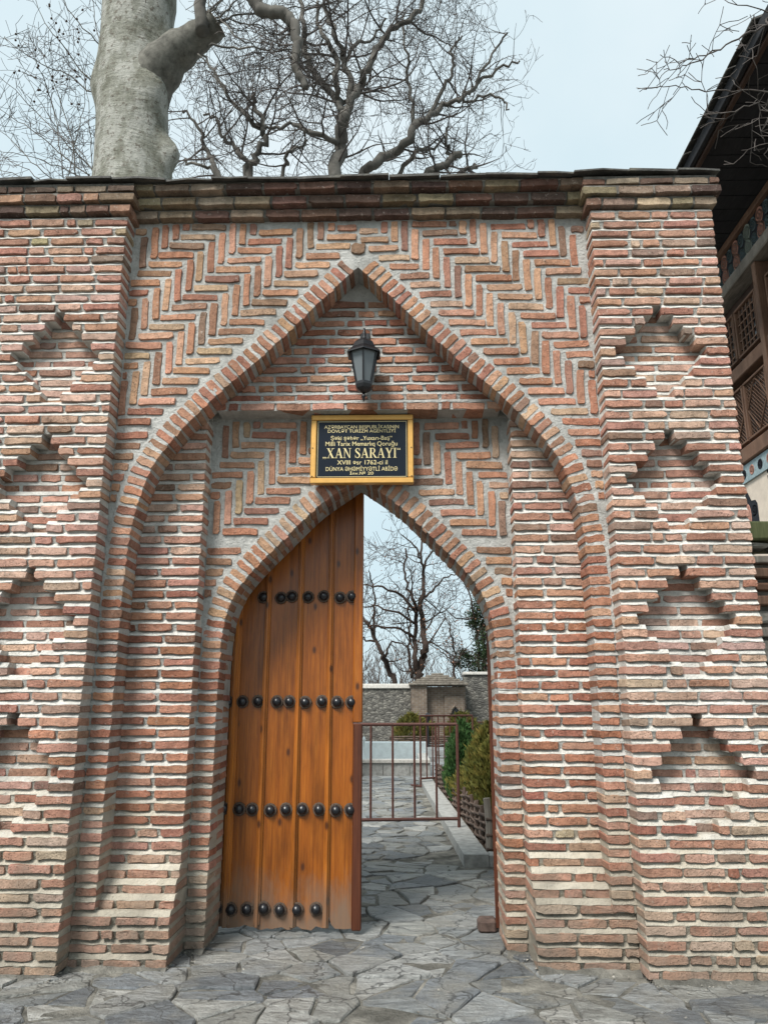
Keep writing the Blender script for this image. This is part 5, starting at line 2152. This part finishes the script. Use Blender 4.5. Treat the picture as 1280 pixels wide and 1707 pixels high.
# gnarled plane trees farther inside the garden
GP = 'gnarled bare plane trees behind the wall'
MY = 12.0
m1 = (at(300, 150, MY) - at(301, 150, MY)).length


def gnarly(label, base_px, limbs, Y, seed, L0=2.1, lvl=3, every=3):
    b0 = at(base_px[0], 420, Y)
    T = Tree('plane_tree', label, 'tree', (base_px[1], Y, 0), seed, GP)
    gx = base_px[1]
    q, r_ = T.limb([Vector((gx, Y, -.1)), Vector((gx, Y, 3.5)), Vector((gx + (b0.x - gx) * .08, Y, 7.5)), b0], .42, .26, 12, .03)
    for pl_, k0, k1 in limbs:
        pts = A(pl_, Y, .35, T.R)
        if pl_[0][1] > 280:
            pts = [b0] + pts
        q, r_ = T.limb(pts, m1 * k0, m1 * k1, 9, .035)
        T.dress(q, r_, every, L0, lvl, .35 if pl_[0][1] > 280 else .12, rcap=.032, curl=.13, seg=.2, up=.05, rmin=.0052, fork=.62)
    T.done('limb_bark', 'twig_bark')


gnarly('bare plane tree with forked pale limbs rising above the middle of the wall', (566, -2.1),
       [([(560, 292), (566, 245), (571, 208), (575, 190)], 12, 9), ([(575, 190), (560, 165), (532, 136), (515, 105), (505, 75), (506, 40), (500, 0), (494, -50)], 6.5, 3),
        ([(572, 186), (566, 168), (560, 135), (562, 96), (541, 66), (531, 40), (527, 0)], 5.5, 2.5), ([(576, 190), (590, 160), (603, 140), (612, 115), (635, 75), (652, 50), (682, 33), (702, 6), (712, -30)], 7, 3.5),
        ([(583, 168), (582, 125), (572, 96), (560, 60), (546, 28), (540, -10)], 5.5, 2.5), ([(562, 240), (532, 226), (510, 217), (488, 203), (466, 216), (444, 212), (428, 204)], 4.5, 1.8), ([(578, 100), (596, 74), (622, 62), (640, 30)], 3.4, 1.6)], MY, 31)
gnarly('bare plane tree whose long limb reaches right over the wall', (592, -3.3),
       [([(606, 296), (622, 276), (652, 258), (682, 230), (690, 205)], 9, 6.5), ([(690, 205), (713, 198), (740, 175), (765, 165), (798, 138), (838, 112), (866, 106)], 5.5, 1.6), ([(688, 205), (686, 160), (677, 125), (682, 104), (674, 72), (672, 30)], 3.5, 1.6),
        ([(714, 196), (726, 165), (745, 140), (755, 110), (752, 84), (768, 62)], 4, 1.6), ([(765, 165), (786, 150), (802, 122), (828, 78), (846, 56)], 3.2, 1.4), ([(766, 165), (786, 171), (810, 157), (836, 166), (846, 182)], 2.8, 1.4)], MY + .8, 32, 1.5, 3, 3)
gnarly('low bare plane tree with pruned stubs above the right part of the wall', (690, 3.9),
       [([(710, 296), (735, 278), (752, 263), (764, 254)], 7, 6), ([(750, 264), (746, 242), (741, 226), (750, 212)], 3.2, 2), ([(668, 296), (684, 268), (702, 250), (720, 250), (738, 230)], 4.5, 2), ([(765, 290), (782, 280), (795, 278)], 4.5, 3)], MY + 1.2, 33, 1.25, 3, 2)
gnarly('bare plane tree with several crooked limbs beside the great trunk', (424, -4.9),
       [([(416, 292), (426, 268), (440, 240), (442, 220), (436, 200), (425, 180), (420, 155)], 6.5, 3), ([(440, 216), (415, 196), (390, 170), (374, 145), (350, 112), (335, 90)], 4, 1.8), ([(414, 290), (405, 262), (385, 240), (366, 222), (360, 196), (343, 190)], 5, 2),
        ([(366, 292), (350, 260), (340, 240), (330, 210), (306, 184)], 5, 2), ([(468, 292), (480, 270), (479, 254), (500, 246), (514, 232)], 3.8, 1.8), ([(360, 292), (335, 276), (310, 268)], 3.5, 2)], MY + .4, 34, 1.8, 3, 3)

# tree beside the palace: only branch tips reach into view
RY = .6
mR = (at(1150, 100, RY) - at(1151, 100, RY)).length
T = Tree('bare_tree', 'bare tree by the palace reaching thin twigs in front of its eaves', 'tree', (6.6, -.7, 0), 41)
q, r_ = T.limb([(6.6, -.7, -.1), (6.55, -.6, 2.5), (6.3, -.4, 5.0), (5.9, -.2, 7.2)], .22, .12, 10)
for L, k in (([(1330, 10), (1280, 40), (1240, 58), (1200, 82), (1165, 94), (1130, 103), (1100, 92)], 3.2), ([(1330, 170), (1280, 152), (1220, 152), (1165, 150), (1125, 143), (1092, 146)], 2.6), ([(1330, 40), (1290, 22), (1245, 8), (1190, -5)], 2.6),
             ([(1195, 84), (1160, 100), (1130, 112), (1105, 118)], 1.8), ([(1330, 210), (1280, 195), (1250, 205), (1233, 208)], 1.6), ([(1330, 250), (1280, 240), (1235, 255)], 1.6), ([(1330, 160), (1262, 170), (1215, 186), (1172, 190)], 1.7)):
    pts = A(L, RY, .08, T.R)
    if L[0][0] == 1330:
        pts = [Vector((5.95, -.2, 7.0 + (pts[0].z - 7) * .3))] + pts
    q, r_ = T.limb(pts, mR * k * .7, mR * .6, 6, .008)
    T.dress(q, r_, 3, .26, 1, .25, rcap=.008, curl=.16, seg=.07, up=0, rmin=.0032)
T.done('twig_bark', 'twig_bark')

# trees seen through the gate, beyond the garden wall
GB = 'bare trees beyond the garden wall'
BY = 29.0
m2 = (at(700, 1050, BY) - at(701, 1050, BY)).length


def far_tree(label, limbs, Y, seed, L0=1.5, lvl=3, every=3, leaves=200, bark='dark_bark', rm=.009):
    x0, y0 = limbs[0][0][0]
    b0 = at(x0, y0, Y)
    T = Tree('bare_tree', label, 'tree', (b0.x, Y, .26), seed, GB)
    for i, (pl_, k0, k1) in enumerate(limbs):
        pts = A(pl_, Y, .5, T.R)
        if i == 0:
            pts = [Vector((b0.x, Y, .2))] + pts
        q, r_ = T.limb(pts, m2 * k0, m2 * k1, 8, .04)
        T.dress(q, r_, every, L0, lvl, .4 if i == 0 else .15, rcap=.04, curl=.17, seg=.26, up=.04, rmin=rm, fork=.85)
    T.done(bark, bark)
    if leaves:
        vs, fs = [], []
        for k in range(leaves):
            p0 = T.R.choice(T.tips) + T.rv(.12)
            d1, d2 = T.rv(1).normalized() * .055, T.rv(1).normalized() * .04
            n = len(vs)
            vs += [p0, p0 + d1, p0 + d1 + d2, p0 + d2]
            fs.append((n, n + 1, n + 2, n + 3))
        o = mesh_obj('dry_leaves', vs, fs, 'dry_leaf', T.root)
        o['kind'] = 'stuff'


far_tree('dark bare tree with twin upright stems framed by the open doorway',
         [([(700, 1150), (697, 1125), (703, 1100), (708, 1075), (706, 1045), (702, 1012), (705, 985), (706, 958), (703, 930), (703, 902)], 7.5, 1.5), ([(696, 1125), (691, 1095), (693, 1060), (695, 1030), (692, 1005), (680, 980), (674, 950), (677, 912)], 4.5, 1.3),
          ([(694, 1022), (670, 995), (640, 980), (606, 974)], 3, 1), ([(692, 1040), (665, 1024), (630, 1012), (606, 1010)], 2.4, .9), ([(704, 1000), (720, 985), (742, 964), (760, 958)], 2.4, .8), ([(706, 950), (720, 920), (742, 898)], 2.2, .8),
          ([(703, 932), (690, 908), (668, 892)], 2, .8), ([(688, 1062), (660, 1046), (625, 1042), (604, 1040)], 2.4, .9), ([(706, 1070), (722, 1062), (745, 1020)], 2, .7), ([(686, 1130), (684, 1080), (683, 1040), (680, 1010)], 2.6, 1)], BY, 51, 1.6, 2, 3, 260)
far_tree('leaning bare tree left of the twin-stemmed one, beyond the garden wall',
         [([(657, 1150), (648, 1115), (636, 1090), (625, 1062), (612, 1040), (598, 1015)], 5.5, 2), ([(630, 1072), (612, 1065), (588, 1066)], 2.4, .9), ([(642, 1095), (655, 1068), (684, 1082)], 2.2, .9), ([(622, 1055), (624, 1020), (622, 985), (615, 950)], 2.4, .9)], BY + .8, 52, 1.4, 2, 3, 160)
far_tree('thin young bare tree with reddish twigs above the pavilion roof',
         [([(757, 1140), (757, 1112), (758, 1086), (752, 1060), (748, 1035)], 2.4, .8), ([(757, 1110), (740, 1090), (725, 1078)], 1.4, .6), ([(758, 1105), (775, 1088), (790, 1085)], 1.4, .6)], BY - .6, 53, 1.2, 2, 2, 200)
far_tree('bare tree with yellowing leaves beside the dark evergreen',
         [([(800, 1140), (795, 1060), (785, 1000), (770, 960), (762, 930)], 2.4, .8), ([(790, 1030), (760, 1030), (735, 1010)], 1.6, .6), ([(780, 985), (790, 960), (800, 930)], 1.6, .6)], BY + 1.6, 54, 1.4, 2, 2, 220)
e0 = at(800, 1120, 31)
ev = thing('evergreen_tree', 'dense dark evergreen tree beyond the garden wall at the right jamb', 'tree', (e0.x + .2, 31, .26), None)
mb = MB()
mb.tube([(e0.x + .2, 31, .2), (e0.x + .2, 31, 5.5)], [.16, .05], 8)
mb.build('trunk', 'dark_bark', ev)
R_ = random.Random(77)
vs, fs = [], []
clumps = []
for i in range(60):
    z = R_.uniform(1.6, 6.4)
    rm = 1.35 * (1 - max(0, (z - 3.2)) / 3.6) + .1
    a, q = R_.uniform(0, 6.28), rm * R_.uniform(.3, 1)
    clumps.append((Vector((e0.x + .2 + q * math.cos(a), 31 + q * math.sin(a), z)), R_.uniform(.25, .5)))
for i in range(11000):
    c, r_ = R_.choice(clumps)
    p0 = c + Vector((R_.gauss(0, r_ * .5), R_.gauss(0, r_ * .5), R_.gauss(0, r_ * .4)))
    d1 = Vector((R_.gauss(0, 1), R_.gauss(0, 1), R_.gauss(0, .6))).normalized() * .10
    d2 = d1.cross(Vector((R_.gauss(0, 1), R_.gauss(0, 1), R_.gauss(0, 1)))).normalized() * .04
    n = len(vs)
    vs += [p0, p0 + d1 * .5 + d2, p0 + d1, p0 + d1 * .5 - d2]
    fs.append((n, n + 1, n + 2, n + 3))
mesh_obj('crown', vs, fs, 'evergreen', ev)
# hazy thicket far behind: one mass
R_ = random.Random(78)
tk = MB()
for i in range(420):
    x, y = R_.uniform(-14, 16), R_.uniform(38, 50)
    p0 = Vector((x, y, .2))
    h = R_.uniform(2.5, 5.5)
    pts = [p0]
    d = Vector((R_.gauss(0, .15), R_.gauss(0, .15), 1)).normalized()
    for k in range(5):
        d = (d + Vector((R_.gauss(0, .18), R_.gauss(0, .18), .1))).normalized()
        pts.append(pts[-1] + d * h / 5)
    tk.tube(pts, [.035, .03, .026, .022, .018, .012], 3, False)
    for j in range(9):
        k = R_.randint(1, 5)
        d2 = (d + Vector((R_.gauss(0, .6), R_.gauss(0, .6), R_.gauss(.2, .4)))).normalized()
        a = pts[k]
        tk.tube([a, a + d2 * .5, a + d2 * 1.0 + Vector((R_.gauss(0, .1), 0, R_.gauss(.1, .1)))], [.016, .013, .010], 3, False)
o = tk.build('thicket', 'twig_bark')
tag(o, 'far-off thicket of bare brush behind the garden wall', 'brush', None, 'stuff')
mb = MB()
mb.add([(-200, 19.5, .24), (200, 19.5, .24), (200, 400, .24), (-200, 400, .24)], [(0, 1, 2, 3)])
tag(mb.build('terrain', 'soil'), 'bare ground beyond the terrace', None, None, 'structure')

# ------------------------------------------------------------------ small things at the foot of the wall
rg = random.Random(101)
foot = [(-2.55, .0), (-1.66, .0), (-1.64, .15), (-1.06, .16), (-1.06, .50), (-.93, .50), (-.93, .9)]
for sgn in (-1, 1):
    pl_ = [(x * -sgn if sgn > 0 else x, y) for x, y in foot]
    for i in (0, 2, 4):
        ff = MB()
        a, c = Vector((*pl_[i], 0)), Vector((*pl_[i + 1], 0))
        n = max(2, int((c - a).length / .035))
        d = (c - a).normalized()
        nn = Vector((d.y, -d.x, 0)) if sgn < 0 else Vector((-d.y, d.x, 0))
        vs, fs = [], []
        for k in range(n + 1):
            q = a + (c - a) * k / n
            u = noise.noise(Vector((q.x * 6, q.y * 6, 2)))
            v = noise.noise(Vector((q.x * 21, q.y * 21, 5)))
            h = .018 + .018 * u + .010 * v
            wd = .035 + .03 * u + .015 * v
            vs += [q - nn * .03 + Vector((0, 0, max(.004, h))), q + nn * (.012) + Vector((0, 0, max(.003, h * .8))), q + nn * max(.02, wd) + Vector((0, 0, .006)), q + nn * max(.03, wd + .02) + Vector((0, 0, -.02))]
        for k in range(n):
            for r_ in range(3):
                f = (4 * k + r_, 4 * k + 4 + r_, 4 * k + 5 + r_, 4 * k + 1 + r_)
                fs.append(f)
        ff.add(vs, fs)
        ff.build('mortar_fillet', 'joint_cement', gate, True)
pb = MB()
for i in range(520):
    if i < 330:
        k = rg.randint(0, 4)
        a, c = foot[k], foot[k + 1]
        u = rg.random()
        x, y = (a[0] + (c[0] - a[0]) * u) * rg.choice((-1, 1)), a[1] + (c[1] - a[1]) * u - abs(rg.gauss(0, .10)) - .02
    else:
        x, y = rg.uniform(-2.6, 2.8), rg.uniform(-1.3, .9)
        if abs(x) > .9 and y > -.05:
            continue
    r_ = rg.uniform(.003, .010)
    vs = [Vector((x, y, .004)) + Vector((rg.uniform(-1, 1), rg.uniform(-1, 1), rg.uniform(-.2, .9))) * r_ for _ in range(5)]
    pb.add(vs, [(0, 1, 2), (0, 2, 3), (0, 3, 4), (1, 2, 4), (2, 3, 4), (0, 1, 4)])
gr = pb.build('grit', 'rubble')
tag(gr, 'loose grit and small stones scattered along the wall foot', 'grit', None, 'stuff')
